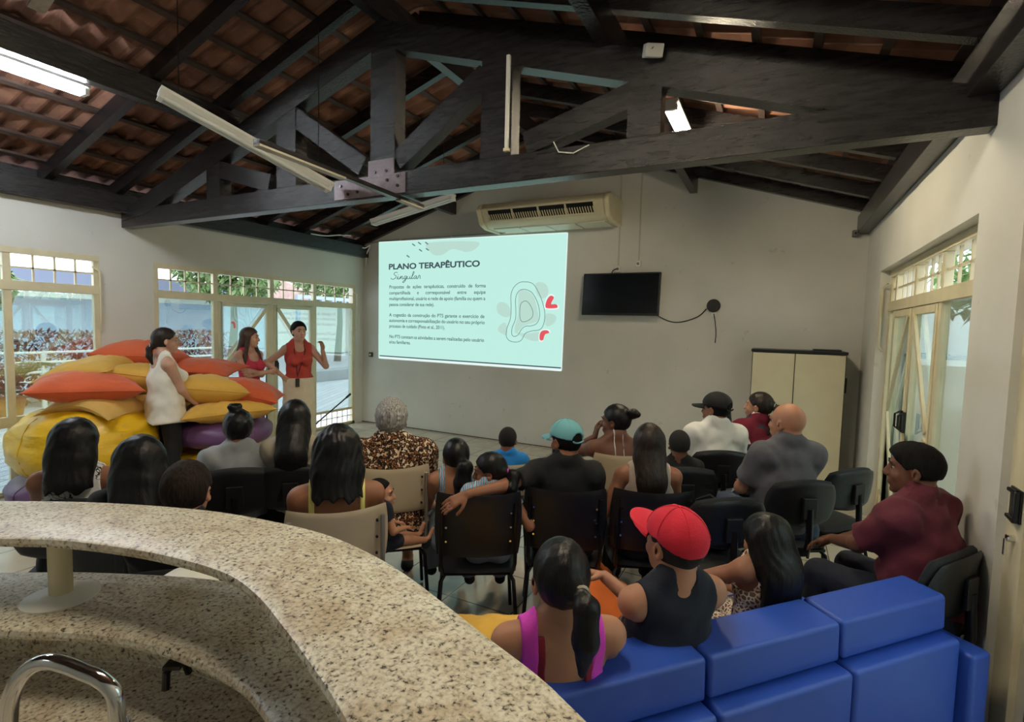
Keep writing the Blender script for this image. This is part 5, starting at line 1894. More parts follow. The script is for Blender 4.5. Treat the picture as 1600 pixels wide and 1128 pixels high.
        def cut(X, Y, Z):
            x, y, z = tcoord(X, Y, Z)
            g = (hem - z + .012 * np.sin(26 * x + 1) * (1 if flare else .3)) * s
            if si is None:
                g = np.maximum(g, (neck - np.sqrt((x * .9) ** 2 + (y - .012) ** 2 + (z - .495) ** 2)) * s)
            else:
                ax_ = np.abs(x)
                zz = np.where(y < 0, zb, zf)
                sc = zz + 0.10 * (ax_ / max(.02, si)) ** 4 * .3
                g = np.maximum(g, np.minimum(si - ax_, z - sc) * s)
                ao = so + np.maximum(0, (az + .05 - z)) * .6
                g = np.maximum(g, np.minimum(ax_ - ao, z - az) * s)
            if zmax is not None:
                g = np.maximum(g, (z - zmax) * s)
            return g
        G.clip(cut)
        o = sdf_obj(name, G, m, root, lab)
        if collar and o is not None:
            pts = []
            for k in range(15):
                a = -PI / 2 + PI * 2 * k / 15
                pts.append(tp(.066 * math.cos(a) * w, .008 + .062 * math.sin(a), .480 - .016 * math.sin(a)))
            MB().tube(pts, .0125 * s, 8, closed=True).build('collar', m, o, smooth=True)
        return o
    if top:
        tops = top if isinstance(top, list) else [top]
        for tdict in tops:
            tdict = dict(tdict)
            nm = tdict.pop('name', 'shirt')
            m = CL[tdict.pop('m')]
            tdict.setdefault('hem', -0.05 if sit else -0.02)
            make_top(nm, m, **tdict)
    if bottom:
        bt = dict(bottom)
        kind = bt.get('kind', 'pants')
        m = CL[bt['m']]
        pl = []
        if kind == 'skirt':
            z0 = .07
            hemz = bt.get('hem', -.55)
            pl = [cap(tp(0, -.005, z0), V(0, 0, pz + (hemz) * s), .168 * s * w, bt.get('r', .19) * s, .78, V(0, 1, 0), flat=True)]
            pl.append(te((0, -.015, .01), (.176 * w, .134 * f, .12)))
        else:
            pl = [dict(p) for p in B if p['tag'] in ('thigh',)]
            pl.append(te((0, -.012, .0), (.165 * w * hipw, .122 * f, .11)))
            fr = bt.get('len', 1.0)
            for q in (-1, 1):
                H, K, A, he_, to = leg[q]
                if fr >= .5:
                    e = K + (A - K) * min(1.0, (fr - .5) * 2)
                    pl.append(cap(K, e, .060 * s * ff, (.058 if fr > .9 else .062) * s * ff, flat=True))
        G = field_for(pl, h, 0.035)
        for p in pl:
            G.add(p, .03 * s, (.012 if kind == 'skirt' else .010) * s)
        if kind != 'skirt' and bt.get('len', 1) < .5:
            fr = bt['len'] * 2
            G.clip(lambda X, Y, Z: (Y - (leg[1][0][1] + (leg[1][1][1] - leg[1][0][1]) * fr)) + 0 * X + 0 * Z)
        top_cut = bt.get('waist', .10)
        G.displace(lambda X, Y, Z: .003 * n3(X, Y, Z, 30))
        G.clip(lambda X, Y, Z: (tcoord(X, Y, Z)[2] - top_cut) * s)
        sdf_obj('skirt' if kind == 'skirt' else ('shorts' if bt.get('len', 1) < .7 else 'trousers'), G, m, root)
    if shoes:
        for q in (-1, 1):
            H, K, A, hl, to = leg[q]
            pr = [cap(hl, to, .040 * s, .034 * s, .85, V(0, 0, 1)), cap(A + V(0, 0, -.02) * s, hl, .040 * s, .040 * s)]
            G = field_for(pr, min(h, .008), .02)
            for p in pr:
                G.add(p, .015)
            G.clip(lambda X, Y, Z: (Z - (A[2] + .02 * s)) + 0 * X + 0 * Y)
            G.clip(lambda X, Y, Z: (hl[2] - .038 * s - Z) + 0 * X + 0 * Y if legs_ != 'extend' else (Z * 0 - 1) + 0 * X + 0 * Y)
            sdf_obj('shoe', G, CL[shoes], root)
    # hair
    if hair:
        hr = dict(hair)
        m = HR[hr.get('m', 'black')]
        kind = hr['kind']
        vol = hr.get('v', .010)
        pr = [he((0, -.012, .026), (.0765 + vol, .097 + vol, .095 + vol * 1.0))]
        low = hr.get('low', -.05)
        tail = []
        if hr.get('crown'):
            pr.append(he((0, .012, .058), (.070, .088, .072)))
        G_pr = list(pr)
        if kind in ('long', 'bob'):
            ze = hr.get('len', .20)
            bw = hr.get('w', 1.0)
            yb = hr.get('back', -.150)
            p0, p1 = hp(0, -.030, .020), hp(0, -.045, -.07)
            xo = hr.get('dx', 0.0)
            p2 = tp(xo * .5, yb * .93, .40)
            p3 = tp(xo, yb, ze)
            ax = Rt @ V(0, 1, 0)
            tail = [cap(p0, p2, (.078 + vol) * hs * bw, .088 * s * bw, .62, ax), cap(p0, p1, (.080 + vol) * hs, (.084 + vol) * hs * bw, .80, Rh @ V(0, 1, 0)),
                    cap(p1, p2, (.082 + vol) * hs * bw, .092 * s * bw, .58, ax), cap(p2, p3, .092 * s * bw, hr.get('tip', .075) * s * bw, .42, ax, flat=True)]
            if hr.get('front'):
                for q in (-1, 1):
                    tail.append(cap(hp(q * .072, .01, .0), tp(q * .10, .05, .40), .026 * hs, .034 * s, .8, Rh @ V(0, 1, 0)))
                    tail.append(cap(tp(q * .10, .05, .40), tp(q * .11, .09, .28), .034 * s, .024 * s, .8, Rh @ V(0, 1, 0)))
        elif kind == 'ponytail':
            tx, tz = hr.get('tx', 0), hr.get('tz', .03)
            t0 = hp(tx, -.110, tz)
            pts = [t0, t0 + Rh @ V(tx * .3, -.045 * hr.get('kick', 1.0), -.03) * hs]
            end = hr.get('end')
            pe = tp(*end) if end else tp(0, -.15, .25)
            pts += [(pts[1] * .55 + pe * .45) + V(0, -.012, 0), pe]
            rr = hr.get('r', .034)
            rads = [.018, rr, rr * 1.05, rr * .35]
            for k in range(3):
                tail.append(cap(pts[k], pts[k + 1], rads[k] * hs, rads[k + 1] * hs))
            tail.append(he((tx * .8, -.095, tz), (.035, .03, .035)))
        elif kind == 'bun':
            c = hr.get('at', (0, -.06, .125))
            r = hr.get('r', .038)
            tail = [he(c, (r, r, r * .85)), he((c[0] + r * .7, c[1] + r * .2, c[2] + r * .35), (r * .6, r * .6, r * .5)), he((c[0] - r * .5, c[1] - r * .3, c[2] + r * .3), (r * .65, r * .6, r * .55)),
                    hc((c[0] * .7, c[1] * .8, c[2] * .75), c, .022, .022)]
            for k in range(hr.get('fluff', 0)):
                a = k * 2.4
                tail.append(he((c[0] + math.cos(a) * r * 1.1, c[1] + math.sin(a) * r * .8, c[2] + r * .5 * math.sin(k * 1.7)), (r * .4, r * .4, r * .4)))
        G = field_for(G_pr + tail, h * hr.get('res', .85), .03)
        for p in G_pr:
            G.add(p, .01)
        hl0 = hr.get('line', .018)
        def cuth(X, Y, Z):
            x, y, z = hcoord(X, Y, Z)
            g = np.maximum(y - (hl0 + .88 * np.maximum(z, -.02)), low - z + .25 * np.maximum(0, y))
            if kind in ('short', 'bun', 'ponytail', 'crop', 'curly'):
                g = np.maximum(g, .030 - np.sqrt((np.abs(x) - .085) ** 2 + (y - .006) ** 2 + (z + .012) ** 2))
            g = g + .004 * np.sin(95 * x + 1) * np.sin(80 * z + 4 * y)
            return g * hs
        G.clip(cuth)
        for p in tail:
            G.add(p, .014)
        if kind in ('long', 'bob'):
            def cutf(X, Y, Z):
                x, y, z = hcoord(X, Y, Z)
                return np.minimum(np.minimum(y - (.030 + .75 * np.maximum(z, -.02)), .10 - np.abs(x) + 0 * y), z + .13) * hs
            if not hr.get('front'):
                G.clip(cutf)
            zt = hr.get('len', .20)
            def cute(X, Y, Z):
                x, y, z = tcoord(X, Y, Z)
                return (zt + .012 * np.sin(90 * x) + .008 * np.sin(37 * x + 2) - z) * s + 0 * y
            G.clip(cute)
        amp = hr.get('amp', .0007)
        if kind == 'curly':
            G.displace(lambda X, Y, Z: .0045 * n3(X, Y, Z, 130) + .004 * n3(X, Y, Z, 62))
        elif kind != 'crop':
            G.displace(lambda X, Y, Z: amp * np.sin(210 * X + 6 * np.sin(14 * Z) + 3 * np.sin(40 * Y)) + amp * .8 * np.sin(170 * Y + 5 * np.sin(11 * Z)) + 0 * Z)
        ho = sdf_obj('hair', G, m, root)
        if kind == 'ponytail' and ho is not None:
            c = t0 + Rh @ V(tx * .1, -.012, -.006) * hs
            ring = [c + Rh @ V(math.cos(a) * .021, 0, math.sin(a) * .021) * hs for a in [2 * PI * k / 14 for k in range(14)]]
            MB().tube(ring, .006 * hs, 6, closed=True).build('hair_tie', CL[hr.get('tie', 'khaki')], ho, smooth=True)
    if beard:
        G = Field(Hc - .16, Hc + .16, .006)
        for p in (he((0, .030, -.062), (.062, .062, .052)), he((0, .072, -.098), (.024, .022, .020))):
            G.add(p, .01)
        def cb(X, Y, Z):
            x, y, z = hcoord(X, Y, Z)
            return np.maximum(z - (-.045 + .9 * np.maximum(0, .05 - y)), .0 - y) * hs
        G.clip(cb)
        G.sub(he((0, .10, -.060), (.020, .02, .010)), .004)
        sdf_obj('beard', G, HR['stubble'], root)
    if cap_:
        cm = CL[cap_['m']]
        G = Field(hp(0, 0, 0) - .2 * hs, hp(0, 0, 0) + .2 * hs, .0055)
        G.add(he((0, -.010, .040), (.089, .108, .092)), .01)
        def cc(X, Y, Z):
            x, y, z = hcoord(X, Y, Z)
            seam = .0018 * (np.abs(np.sin(3 * np.arctan2(y, x + 1e-6))) < .05)
            g = (.036 - (.42 if cap_.get('closed') else .20) * (-y) * (y < 0) + .0 * x) - z
            op = .036 - np.sqrt(x ** 2 + ((z - .018)) ** 2)
            if not cap_.get('closed'):
                g = np.maximum(g, np.where(y < -.05, op, -1))
            return g * hs
        G.clip(cc)
        co_ = sdf_obj('cap', G, cm, root)
        vs, fs = [], []
        n = 14
        for j in (0, 1):
            for i in range(n + 1):
                a = PI * (i / n)
                for rr_, yy in ((.082, .055), (.082, .110), (.079, .155), (.070, .190)):
                    x = math.cos(a) * rr_
                    y = .045 + (yy - .045) * math.sin(a) ** .6
                    z = .044 - .020 * (x / .08) ** 2 - (yy - .05) * cap_.get('droop', .12) - j * .005
                    vs.append(hp(x, y, z))
        for j in (0, 1):
            o_ = j * (n + 1) * 4
            for i in range(n):
                for k in range(3):
                    q_ = (o_ + i * 4 + k, o_ + i * 4 + k + 1, o_ + (i + 1) * 4 + k + 1, o_ + (i + 1) * 4 + k)
                    fs.append(q_ if j else q_[::-1])
        o_ = (n + 1) * 4
        for i in range(n):
            fs.append((i * 4 + 3, (i + 1) * 4 + 3, o_ + (i + 1) * 4 + 3, o_ + i * 4 + 3))
        MB().add(vs, fs).build('visor', cm, co_, smooth=True)
        MB().sphere(hp(0, -.01, .132), (.006 * hs, .006 * hs, .004 * hs), 10, 6).build('top_button', cm, co_, smooth=True)
        sm_ = MB()
        for a0 in (0.0, PI / 3, 2 * PI / 3):
            sm_.tube([hp(.0905 * math.sin(t) * math.cos(a0), -.010 + .1095 * math.sin(t) * math.sin(a0), .040 + .0935 * math.cos(t)) for t in [(-1.45 + 2.9 * k / 20) for k in range(21)]], .0011 * hs, 5)
        sm_.build('seams', cm, co_, smooth=True)
        strap = [hp(.038 * math.cos(a), -.112 + .004 * math.sin(a), .012 - .030 * abs(math.sin(a)) * .4) for a in [PI * k / 8 for k in range(9)]]
        if not cap_.get('closed'):
            MB().tube(strap, .005 * hs, 6).build('back_strap', cm, co_, smooth=True)
    info = dict(root=root, P=P, s=s, tp=tp, hp=hp, arm=arm, xy=root_xy, yaw=yaw, leg=leg, hs=hs, seat=seat)
    if extra:
        extra(info)
    PEOPLE.append(info)
    return info

def chair_for(info, kind, label, fwd=0.03, sc=1.0, turn=0.0, side=0.0):
    yw = R_(info['yaw'])
    x = info['xy'][0] - math.sin(yw) * fwd + math.cos(yw) * side
    y = info['xy'][1] + math.cos(yw) * fwd + math.sin(yw) * side
    return place_chair(kind, x, y, info['yaw'] + turn, label)
# ---------------------------------------------------------------- the cast
near = 0.0070
a_ = {}
# standing
def lanyard(i):
    tp = i['tp']
    pts = [tp(-.055, .02, .475), tp(-.06, .105, .40), tp(-.02, .150, .26), tp(.03, .150, .12), tp(.04, .155, .06), tp(.045, .150, .12), tp(.05, .150, .26), tp(.07, .105, .40), tp(.055, .02, .475), tp(0, -.065, .490)]
    MB().tube(pts, .005, 6, closed=True).build('lanyard', CL['black'], i['root'], smooth=True)
    MB().box(tp(.04, .160, .0), (.05, .02, .11)).build('belt_pouch', CL['darkred'] if False else mat('dark_brown_leather', (52, 36, 30), 0.5), i['root'], bevel=0.006)
person('standing woman in a white sleeveless blouse and black trousers beside the cushion pile', POS['W1'], -12, head=-22, pitch=2, seat=None, lean=0, w=1.04, f=1.16, bust=.8, female=True,
       L=(-.03, .27, -.03), R=(.08, .25, -.02), poleL=(-.7, -.7, -.2), poleR=(.8, -.8, -.1), handL=((.6, .5, -.45), (.2, -.9, .1)), handR=((-.4, .6, -.6), (-.2, -.9, .1)), curlL=.5, curlR=.5,
       skin_='fair', hair=dict(kind='ponytail', m='darkbrown', tz=-.045, end=(0, -.105, .40), r=.026, v=.008, low=-.06, kick=.3), legs_='stand', face=True, h=.0095, headroll=0,
       top=dict(name='blouse', m='offwhite', si=.072, so=.120, zb=.36, zf=.36, az=.33, hem=-.17, flare=.07, t=.012, fold=.004), bottom=dict(kind='pants', m='black', waist=-.04), shoes='black')
person('standing woman in a raspberry red sleeveless top with folded arms and long brown hair', POS['W2'], -88, head=-50, pitch=4, seat=None, lean=0, w=.92, f=.92, bust=.5, female=True,
       L=(.12, .20, .22), R=(-.11, .22, .20), poleL=(-.8, -.2, -.7), poleR=(.8, -.2, -.7), handL=((.9, .3, .1), (0, -.9, .1)), handR=((-.9, .3, .15), (0, -.9, .1)), curlL=.6, curlR=.6,
       skin_='fair', hair=dict(kind='long', m='brown', len=.22, front=True, v=.008, w=.9), legs_='stand', face=True, h=.0095,
       top=dict(name='sleeveless_top', m='raspberry', si=.07, so=.118, zb=.40, zf=.33, az=.32, hem=-.06), bottom=dict(kind='skirt', m='darkred', hem=-.50, r=.18, waist=.06), shoes='black')
person('standing speaker in a coral sleeveless blouse and long cream skirt raising one hand', POS['W3'], -122, head=-108, pitch=0, seat=None, lean=0, w=.98, f=1.02, bust=.6, female=True,
       R=(.20, .02, .08), poleR=(.95, -.35, .1), handR=((-.5, .6, -.5), (-.6, -.6, 0)), L=(-.27, .10, .40), poleL=(-.5, -.3, -1), handL=((.1, .1, 1), (.8, .5, 0)), curlL=.75, curlR=.35,
       skin_='fair', hair=dict(kind='short', m='matte', v=.012, low=-.05, line=.012), legs_='stand', face=True, h=.0095,
       top=dict(name='blouse', m='coral', si=.055, so=.150, zb=.455, zf=.38, az=.33, hem=.015, t=.015, fold=.003), bottom=dict(kind='skirt', m='cream', hem=-.80, r=.20, waist=.05), shoes='cream', extra=lanyard)

# left rows
i = person('seated woman with long straight black hair and a white top with black branch print', POS['P1'], 48, head=40, seat=.45, w=1.0, female=True, bust=.3, skin_='brown', h=.008,
           hair=dict(kind='long', len=.395, v=.016, w=1.08, back=-.13, tip=.088), top=dict(name='printed_top', m='branches', si=.085, so=.125, zb=.40, zf=.38, az=.30), bottom=dict(m='black'))
chair_for(i, 'padded', 'black padded chair of the woman in the branch print top, partly seen under the counter')
i = person('seated person with thick black hair next to the woman in the branch print top', POS['P2'], 48, head=52, seat=.45, female=True, skin_='brown', h=.008,
           hair=dict(kind='long', len=.22, v=.022, w=1.12, tip=.1), top=dict(name='dark_top', m='black', sleeve=.5), bottom=dict(m='navy'))
chair_for(i, 'padded', 'black padded chair of the person with thick black hair behind the counter')
i = person('seated man with cropped dark hair just behind the bar counter', POS['P3'], 40, head=36, seat=.45, w=1.0, skin_='tan', h=.007,
           hair=dict(kind='short', m='mattebrown', v=.008, low=-.055), top=dict(name='tee_shirt', m='black', sleeve=.55), bottom=dict(m='jean'))
chair_for(i, 'padded', 'black padded chair of the man with cropped dark hair behind the counter')
i = person('seated woman in a grey tee shirt with black hair knotted on top of her head', POS['P4'], 50, head=52, seat=.42, lean=2, w=1.05, f=1.12, female=True, skin_='brown',
           hair=dict(kind='bun', v=.014, at=(-.02, -.035, .138), r=.036, low=-.06, amp=.0012), top=dict(name='tee_shirt', m='grey', sleeve=.7, fold=.005, sl_r=.026), bottom=dict(m='black'))
chair_for(i, 'padded', 'black padded chair of the woman in the grey tee shirt')
i = person('seated woman with very long straight black hair in front of the speakers', POS['P5'], 42, head=42, seat=.45, w=.92, female=True, skin_='tan',
           hair=dict(kind='long', len=.12, v=.012, w=1.04, back=-.19, tip=.105), top=dict(name='tee_shirt', m='khaki', sleeve=.6), bottom=dict(m='black'))
chair_for(i, 'padded', 'black padded chair of the woman with very long straight black hair')
i = person('seated woman in a pale yellow strappy top with wavy black hair', POS['P6'], 46, head=48, seat=.45, lean=-4, w=1.04, f=1.08, female=True, bust=.5, skin_='brown', h=.007,
           hair=dict(kind='long', len=.435, v=.020, w=1.10, back=-.12, tip=.10, amp=.0015), top=dict(name='strappy_top', m='yellow', si=.100, so=.126, zb=.32, zf=.30, az=.20), bottom=dict(m='jean'))
chair_for(i, 'beige', 'beige plastic chair of the woman in the pale yellow top')
def badge(i_):
    o = MB().sphere(i_['tp'](.0, -.118, .165), (.050, .012, .028), 16, 8).build('dark_patch', CL['black'], i_['root'], smooth=True)
badge(i)
person('toddler in a navy shirt sitting on the lap of the woman in pale yellow', (POS['P7'][0], POS['P7'][1], POS['P7'][2]), -20, head=-58, pitch=0, seat=.60, s=.45, lean=4, hk=1.55, f=1.25, skin_='tan', legs_='extend',
       hair=dict(kind='crop', m='matte', v=.002, line=.0, low=-.03), top=dict(name='tee_shirt', m='navy', sleeve=.5), bottom=dict(m='navy', len=.45), shoes='black', face=True, h=.0065)
i = person('seated elderly woman with short grey hair and a leopard print blouse', POS['P8'], 42, head=38, seat=.45, lean=-2, w=1.16, f=1.38, female=True, bust=.5, skin_='tan',
           hair=dict(kind='curly', m='grey', v=.012, low=-.060), top=dict(name='leopard_blouse', m='leopard', sleeve=.85, t=.020, sl_r=.034, neck=.072, fold=.005, hem=-.12), bottom=dict(kind='skirt', m='leopard', hem=-.05, r=.2))
chair_for(i, 'beige', 'beige plastic chair of the woman in the leopard print blouse')

# middle group
i = person('girl with a low black ponytail in a strappy aqua top under the outstretched arm', POS['P9'], 40, head=44, pitch=10, seat=.45, s=.80, hk=1.13, w=.92, female=True, skin_='tan', h=.0075,
           hair=dict(kind='ponytail', tx=.02, tz=-.02, end=(0, -.145, .30), r=.050, v=.010, tie='raspberry'), top=dict(name='strappy_top', m='aquastripe', si=.085, so=.125, zb=.24, zf=.34, az=.28), bottom=dict(m='greyblue'))
i2 = person('young girl with a side pigtail resting her cheek to the left in the middle row', POS['P10'], 32, head=114, pitch=8, seat=.45, s=.74, hk=1.16, w=.92, female=True, skin_='brown', h=.0065, face=True,
            hair=dict(kind='ponytail', tx=-.03, tz=.0, end=(.12, -.12, .38), r=.040, v=.010, tie='magenta'), top=dict(name='striped_top', m='aquastripe', sleeve=.4), bottom=dict(m='greyblue'),
            R=(.30, .10, .14), poleR=(.3, -.9, -.3))
chair_for(i2, 'black', 'black plastic chair shared by the two girls', side=-.06)
i = person('small boy with cropped hair in a bright blue shirt near the back wall', POS['P11'], 24, head=14, seat=.45, s=.66, hk=1.22, skin_='brown',
           hair=dict(kind='crop', m='stubble', v=.005, low=-.045), top=dict(name='blue_shirt', m='blue', sleeve=.6), bottom=dict(m='navy'), R=(.03, .06, .42), poleR=(.8, .2, -.3), handR=((-.7, -.3, .5), (-.3, -.8, 0)))
place_chair('beige', i['xy'][0] - .02, i['xy'][1] + .02, 20, 'beige plastic chair of the small boy in the bright blue shirt', sc=.84)
i = person('seated man in a black tee shirt and teal cap with his arm round the girls', POS['P12'], 24, head=62, pitch=6, seat=.45, lean=-4, w=1.10, f=1.04, skin_='brown', h=.007, face=False,
           LW=(-1.46, 2.06, .86), poleL=(-.3, -1, -.25), handL=((-.85, -.35, -.45), (.1, .75, -.6)), curlL=.25,
           hair=dict(kind='short', m='matte', v=.003, low=-.055), cap_=dict(m='teal'), beard=True, top=dict(name='tee_shirt', m='black', sleeve=.62, sl_r=.024), bottom=dict(m='black', len=.62))
a_['P12'] = i
chair_for(i, 'black', 'black plastic chair of the man in the black tee shirt')
i = person('seated woman with a bun and bare shoulders leaning her face on her left hand', POS['P13'], 34, head=86, pitch=4, seat=.45, lean=4, w=1.12, f=1.2, female=True, bust=.5, skin_='deep', face=True,
           hair=dict(kind='bun', v=.008, at=(.0, -.130, .060), r=.042, low=-.05, fluff=4), L=(-.13, .15, .46), poleL=(-.95, .5, -.8), handL=((.15, -.15, 1), (.9, .1, .1)), curlL=.6,
           top=dict(name='halter_top', m='greyprint', si=.028, so=.036, zb=.10, zf=.32, az=.12), bottom=dict(m='greyprint'))
chair_for(i, 'beige', 'beige plastic chair of the woman with the bun and bare shoulders')
i = person('seated woman with long smooth dark hair and a taupe sleeveless top', POS['P14'], 24, head=18, seat=.45, lean=-2, w=1.0, f=1.02, female=True, bust=.3, skin_='brown',
           hair=dict(kind='long', m='darkbrown', len=.20, v=.012, w=.98, back=-.14), top=dict(name='sleeveless_top', m='taupe', si=.05, so=.130, zb=.42, zf=.38, az=.32), bottom=dict(m='black'), L=(-.17, .16, .10))
chair_for(i, 'black', 'black plastic chair with rivets of the woman in the taupe top')
i = person('boy with cropped hair and a black shirt left of the white tee shirt man', POS['P15'], 26, head=22, seat=.45, s=.74, hk=1.15, skin_='deep',
           hair=dict(kind='crop', m='stubble', v=.005, low=-.04), top=dict(name='tee_shirt', m='black', sleeve=.6), bottom=dict(m='navy'))
chair_for(i, 'padded', 'black padded chair of the boy in the black shirt')

# right rows
i = person('seated man in a white tee shirt and black baseball cap', POS['P16'], 24, head=66, pitch=2, seat=.45, lean=-2, w=1.04, f=1.2, skin_='brown', face=True,
           hair=dict(kind='short', m='matte', v=.003, low=-.05), cap_=dict(m='black'), top=dict(name='tee_shirt', m='white', sleeve=.6, sl_r=.03, t=.016, fold=.005), bottom=dict(m='jean'))
chair_for(i, 'padded', 'black padded chair of the man in the white tee shirt')
i = person('person with black shoulder length hair mostly hidden behind the man in the black cap', POS['P16b'], 20, head=24, seat=.45, s=.82, female=True, skin_='brown', h=.010,
           hair=dict(kind='bob', len=.36, v=.016), top=dict(name='dark_top', m='black', sleeve=.5), bottom=dict(m='black'))
chair_for(i, 'padded', 'black padded chair of the person hidden behind the man in the black cap')
i = person('seated woman in a maroon and white patchwork blouse with tied back hair', POS['P17'], 30, head=74, pitch=-2, seat=.45, lean=-2, w=1.06, f=1.15, female=True, bust=.5, skin_='tan', face=True, h=.0095,
           hair=dict(kind='ponytail', m='darkbrown', tz=.03, end=(.02, -.14, .40), r=.036, v=.006), top=dict(name='patchwork_blouse', m='patchwork', sleeve=.7, sl_r=.03, t=.018), bottom=dict(m='navy'))
chair_for(i, 'padded', 'black padded chair of the woman in the patchwork blouse')
i = person('seated bald man in a dark grey polo shirt with folded arms', POS['P18'], 34, head=56, pitch=2, seat=.45, lean=0, w=1.05, f=1.18, skin_='tan', face=True,
           L=(.0, .24, .18), R=(-.02, .26, .15), poleL=(-.9, -.2, -.5), poleR=(.9, -.2, -.5), handL=((.9, .2, 0), (0, -.8, .3)), handR=((-.9, .2, 0), (0, -.8, .3)),
           top=dict(name='polo_shirt', m='slate', sleeve=.72, sl_r=.03, t=.016, collar=True, fold=.004), bottom=dict(m='jean'))
chair_for(i, 'padded', 'black padded chair of the bald man in the grey polo shirt')
i = person('seated man in a maroon polo shirt watching from beside the right wall', POS['P19'], 52, head=80, pitch=2, seat=.45, lean=10, w=1.06, f=1.24, skin_='deep', face=True, h=.0065,
           L=(-.02, .44, .12), R=(.04, .46, .10), poleL=(-.8, -.5, -.5), poleR=(.7, -.6, -.5), handL=((.5, .7, -.2), (.2, -.3, -.9)), handR=((-.5, .7, -.2), (-.2, -.3, -.9)),
           hair=dict(kind='short', m='matte', v=.005, low=-.028, line=.026, crown=True), top=dict(name='polo_shirt', m='maroon', sleeve=.80, sl_r=.030, t=.016, collar=True, fold=.005), bottom=dict(m='navy'))
chair_for(i, 'padded', 'black padded chair of the man in the maroon polo shirt', side=-.13, turn=4, fwd=.07)

# sofa
person('girl with waist length straight black hair on the sofa', POS['P20'], 46, head=50, pitch=6, seat=.43, s=.78, hk=1.12, lean=-4, w=.95, female=True, skin_='brown', h=.0065,
       hair=dict(kind='long', len=.04, v=.018, w=1.16, back=-.13, tip=.125, dx=.0), top=dict(name='lace_top', m='lace', si=.09, so=.105, zb=.24, zf=.36, az=.30), bottom=dict(m='lace', len=.4),
       L=(-.16, .34, .40), poleL=(-.7, .1, -.8), handL=((0, .3, 1), (.6, .3, 0)), curlL=.7)
person('man in a bright red baseball cap and navy sleeveless shirt on the sofa', POS['P21'], 44, head=56, pitch=-2, seat=.43, hk=1.09, lean=-8, w=1.08, f=1.10, skin_='tan', h=.006, face=True,
       LW=(-.54, 1.88, .80), poleL=(.5, 1, -.5), handL=((-.9, .3, .2), (0, -.3, -1)), curlL=.7,
       hair=dict(kind='crop', m='stubble', v=.0025, low=-.05), cap_=dict(m='red', closed=True, droop=-.10), beard=False, top=dict(name='sleeveless_shirt', m='navy', si=.040, so=.150, zb=.480, zf=.42, az=.30, t=.010), bottom=dict(m='jean', len=.6))
person('woman with a sleek black ponytail and a magenta strappy top on the sofa', POS['P22'], 36, head=34, pitch=6, seat=.40, hk=1.09, lean=-8, w=1.12, f=1.10, female=True, bust=.5, skin_='tan', h=.006,
       hair=dict(kind='ponytail', tx=.028, tz=.012, end=(.035, -.165, .40), r=.034, v=.006, tie='khaki', line=.03, low=-.06), bottom=dict(m='jean'),
       top=[dict(name='strappy_top', m='magenta', si=.090, so=.142, zb=.16, zf=.34, az=.20, t=.013), dict(name='crimson_bra', m='crimson', si=.066, so=.092, zb=.10, zf=.30, az=.14, t=.010, hem=.06, zmax=.46)])

# empty chairs and things around the audience
place_chair('padded', 0.33, 4.20, 48, 'empty black padded chair nearest the tall cabinet')
place_chair('padded', -0.30, 3.14, 34, 'empty black padded chair in front of the girl with waist length hair')
hb = thing('handbag', 'shiny black handbag lying on the chair in front of the girl with long hair', 'bag', (-0.30, 3.16, 0.475))
hv = []
MB().sphere((0, 0, .10), (.17, .10, .11), 24, 14).build('bag_body', mat('glossy_black_leather', (16, 16, 18), 0.18, bump=0.8, bump_scale=12), hb, smooth=True)
MB().tube([(-.10, 0, .18), (-.07, .0, .28), (0, 0, .32), (.07, 0, .28), (.10, 0, .18)], .008, 8).build('strap', M_BLACKP, hb, smooth=True)
hb2 = thing('handbag', 'brown patterned handbag hanging behind the beige chair of the woman with the bun', 'bag', (-0.99, 3.32, 0.60))
MB().sphere((0, 0, .0), (.15, .06, .12), 24, 14).build('bag_body', mat('brown_leather', (86, 58, 50), 0.4, bump=0.6, bump_scale=14), hb2, smooth=True)
MB().tube([(-.10, 0, .09), (-.06, .0, .20), (.06, 0, .20), (.10, 0, .09)], .007, 8).build('strap', mat('brown_leather', (86, 58, 50)), hb2, smooth=True)
rod = thing('black_rod', 'thin black rod leaning low beside the glass door behind the long haired woman', 'rod', (-5.9, 5.35, 0))
MB().cyl((-5.95, 4.95, 0.02), (-5.75, 5.80, 0.62), 0.011, n=8).build('shaft', M_BLACKM, rod, world=True)
MB().cyl((-5.757, 5.77, 0.60), (-5.74, 5.84, 0.65), 0.018, n=8).build('grip', M_BLACKP, rod, world=True)
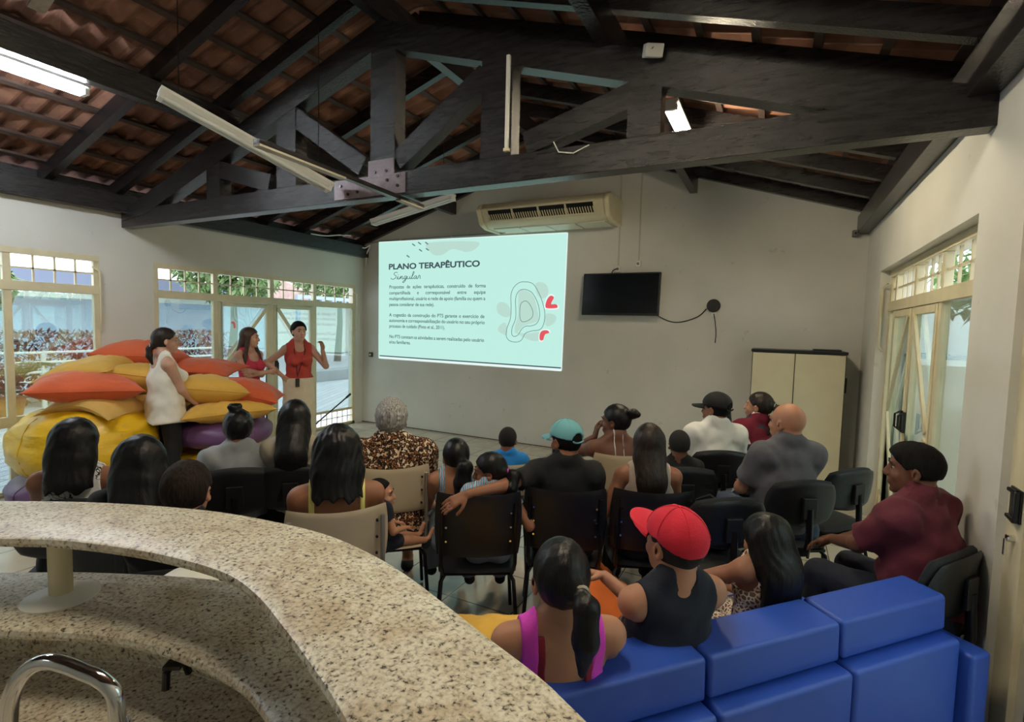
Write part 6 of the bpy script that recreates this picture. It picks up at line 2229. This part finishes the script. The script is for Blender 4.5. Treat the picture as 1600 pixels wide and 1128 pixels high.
# rounded white thing with stars glimpsed through the bar
wt = thing('white_bag', 'rounded white bag with small black stars glimpsed between the bar tops', 'bag', (-1.725, 1.0, 0.485))
MB().lathe([(0.06, 0.0), (0.10, 0.06), (0.115, 0.25), (0.11, 0.34), (0.085, 0.39), (0.045, 0.415), (0.01, 0.42)], n=32, sx=1.0, sy=1.0).build('bag_body', M_WHITE, wt, smooth=True)
_dir = Vector((.86, -.51, 0)).normalized()
_side = Vector((.51, .86, 0)).normalized()
def on_cover(u, v):
    # v = height down from the crown on the side that faces the kitchen
    r = float(np.interp(v, [.25, .34, .39, .415, .42], [.115, .11, .085, .045, .01]))
    return _dir * math.sqrt(max(0.0, r * r - u * u)) + _side * u + Vector((0, 0, v))
for (u, v, r_) in ((-.04, .392, .007), (0.0, .396, .012), (.04, .392, .007)):
    c = on_cover(u, v)
    nrm = (_dir + Vector((0, 0, .8))).normalized()
    ex = _side
    ey = nrm.cross(ex)
    if ey.z < 0:
        ey = -ey
    pts = []
    for k in range(10):
        rr = r_ if k % 2 == 0 else r_ * .42
        a = PI * k / 5
        pts.append(c + nrm * .004 + ex * rr * math.sin(a) + ey * rr * math.cos(a))
    m_ = MB()
    n_p = len(pts)
    m_.add(pts + [p + nrm * .002 for p in pts], [tuple(range(n_p)), tuple(range(n_p, 2 * n_p))] + [(i_, (i_ + 1) % n_p, n_p + (i_ + 1) % n_p, n_p + i_) for i_ in range(n_p)])
    m_.build('star_mark', M_BLACKP, wt)
MB().tube([on_cover(.045 * math.cos(a) * -1, .355 + .015 * math.sin(a)) * 1.0 + _dir * .004 for a in [PI * k / 10 for k in range(11)]], .004, 6).build('arc_mark', M_BLACKP, wt)
# ---------------- light, sky, camera
w = bpy.data.worlds.new('sky')
scene.world = w
w.use_nodes = True
nt = w.node_tree
bg = nt.nodes['Background']
sky = nt.nodes.new('ShaderNodeTexSky')
sky.sky_type = 'HOSEK_WILKIE'
sky.turbidity = 7.0
sky.sun_direction = (-0.5, 0.3, 0.75)
mx = nt.nodes.new('ShaderNodeMixRGB')
mx.inputs[0].default_value = 0.75
mx.inputs[2].default_value = (0.80, 0.91, 1.0, 1)
nt.links.new(sky.outputs[0], mx.inputs[1])
nt.links.new(mx.outputs[0], bg.inputs[0])
bg.inputs[1].default_value = 2.3

cam = bpy.data.cameras.new('camera')
co = bpy.data.objects.new('camera', cam)
COL.objects.link(co)
cam.sensor_width = 36.0
cam.lens = CAM_F / 1600 * 36.0
cam.clip_start = 0.02
R, U, F_ = cam_basis()
Mx = Matrix(((R[0], U[0], -F_[0], CAM[0]), (R[1], U[1], -F_[1], CAM[1]), (R[2], U[2], -F_[2], CAM[2]), (0, 0, 0, 1)))
co.matrix_world = Mx
scene.camera = co
vs_ = scene.view_settings
vs_.view_transform = 'Standard'
vs_.look = 'None'
vs_.gamma = 1.0
vs_.exposure = 1.05
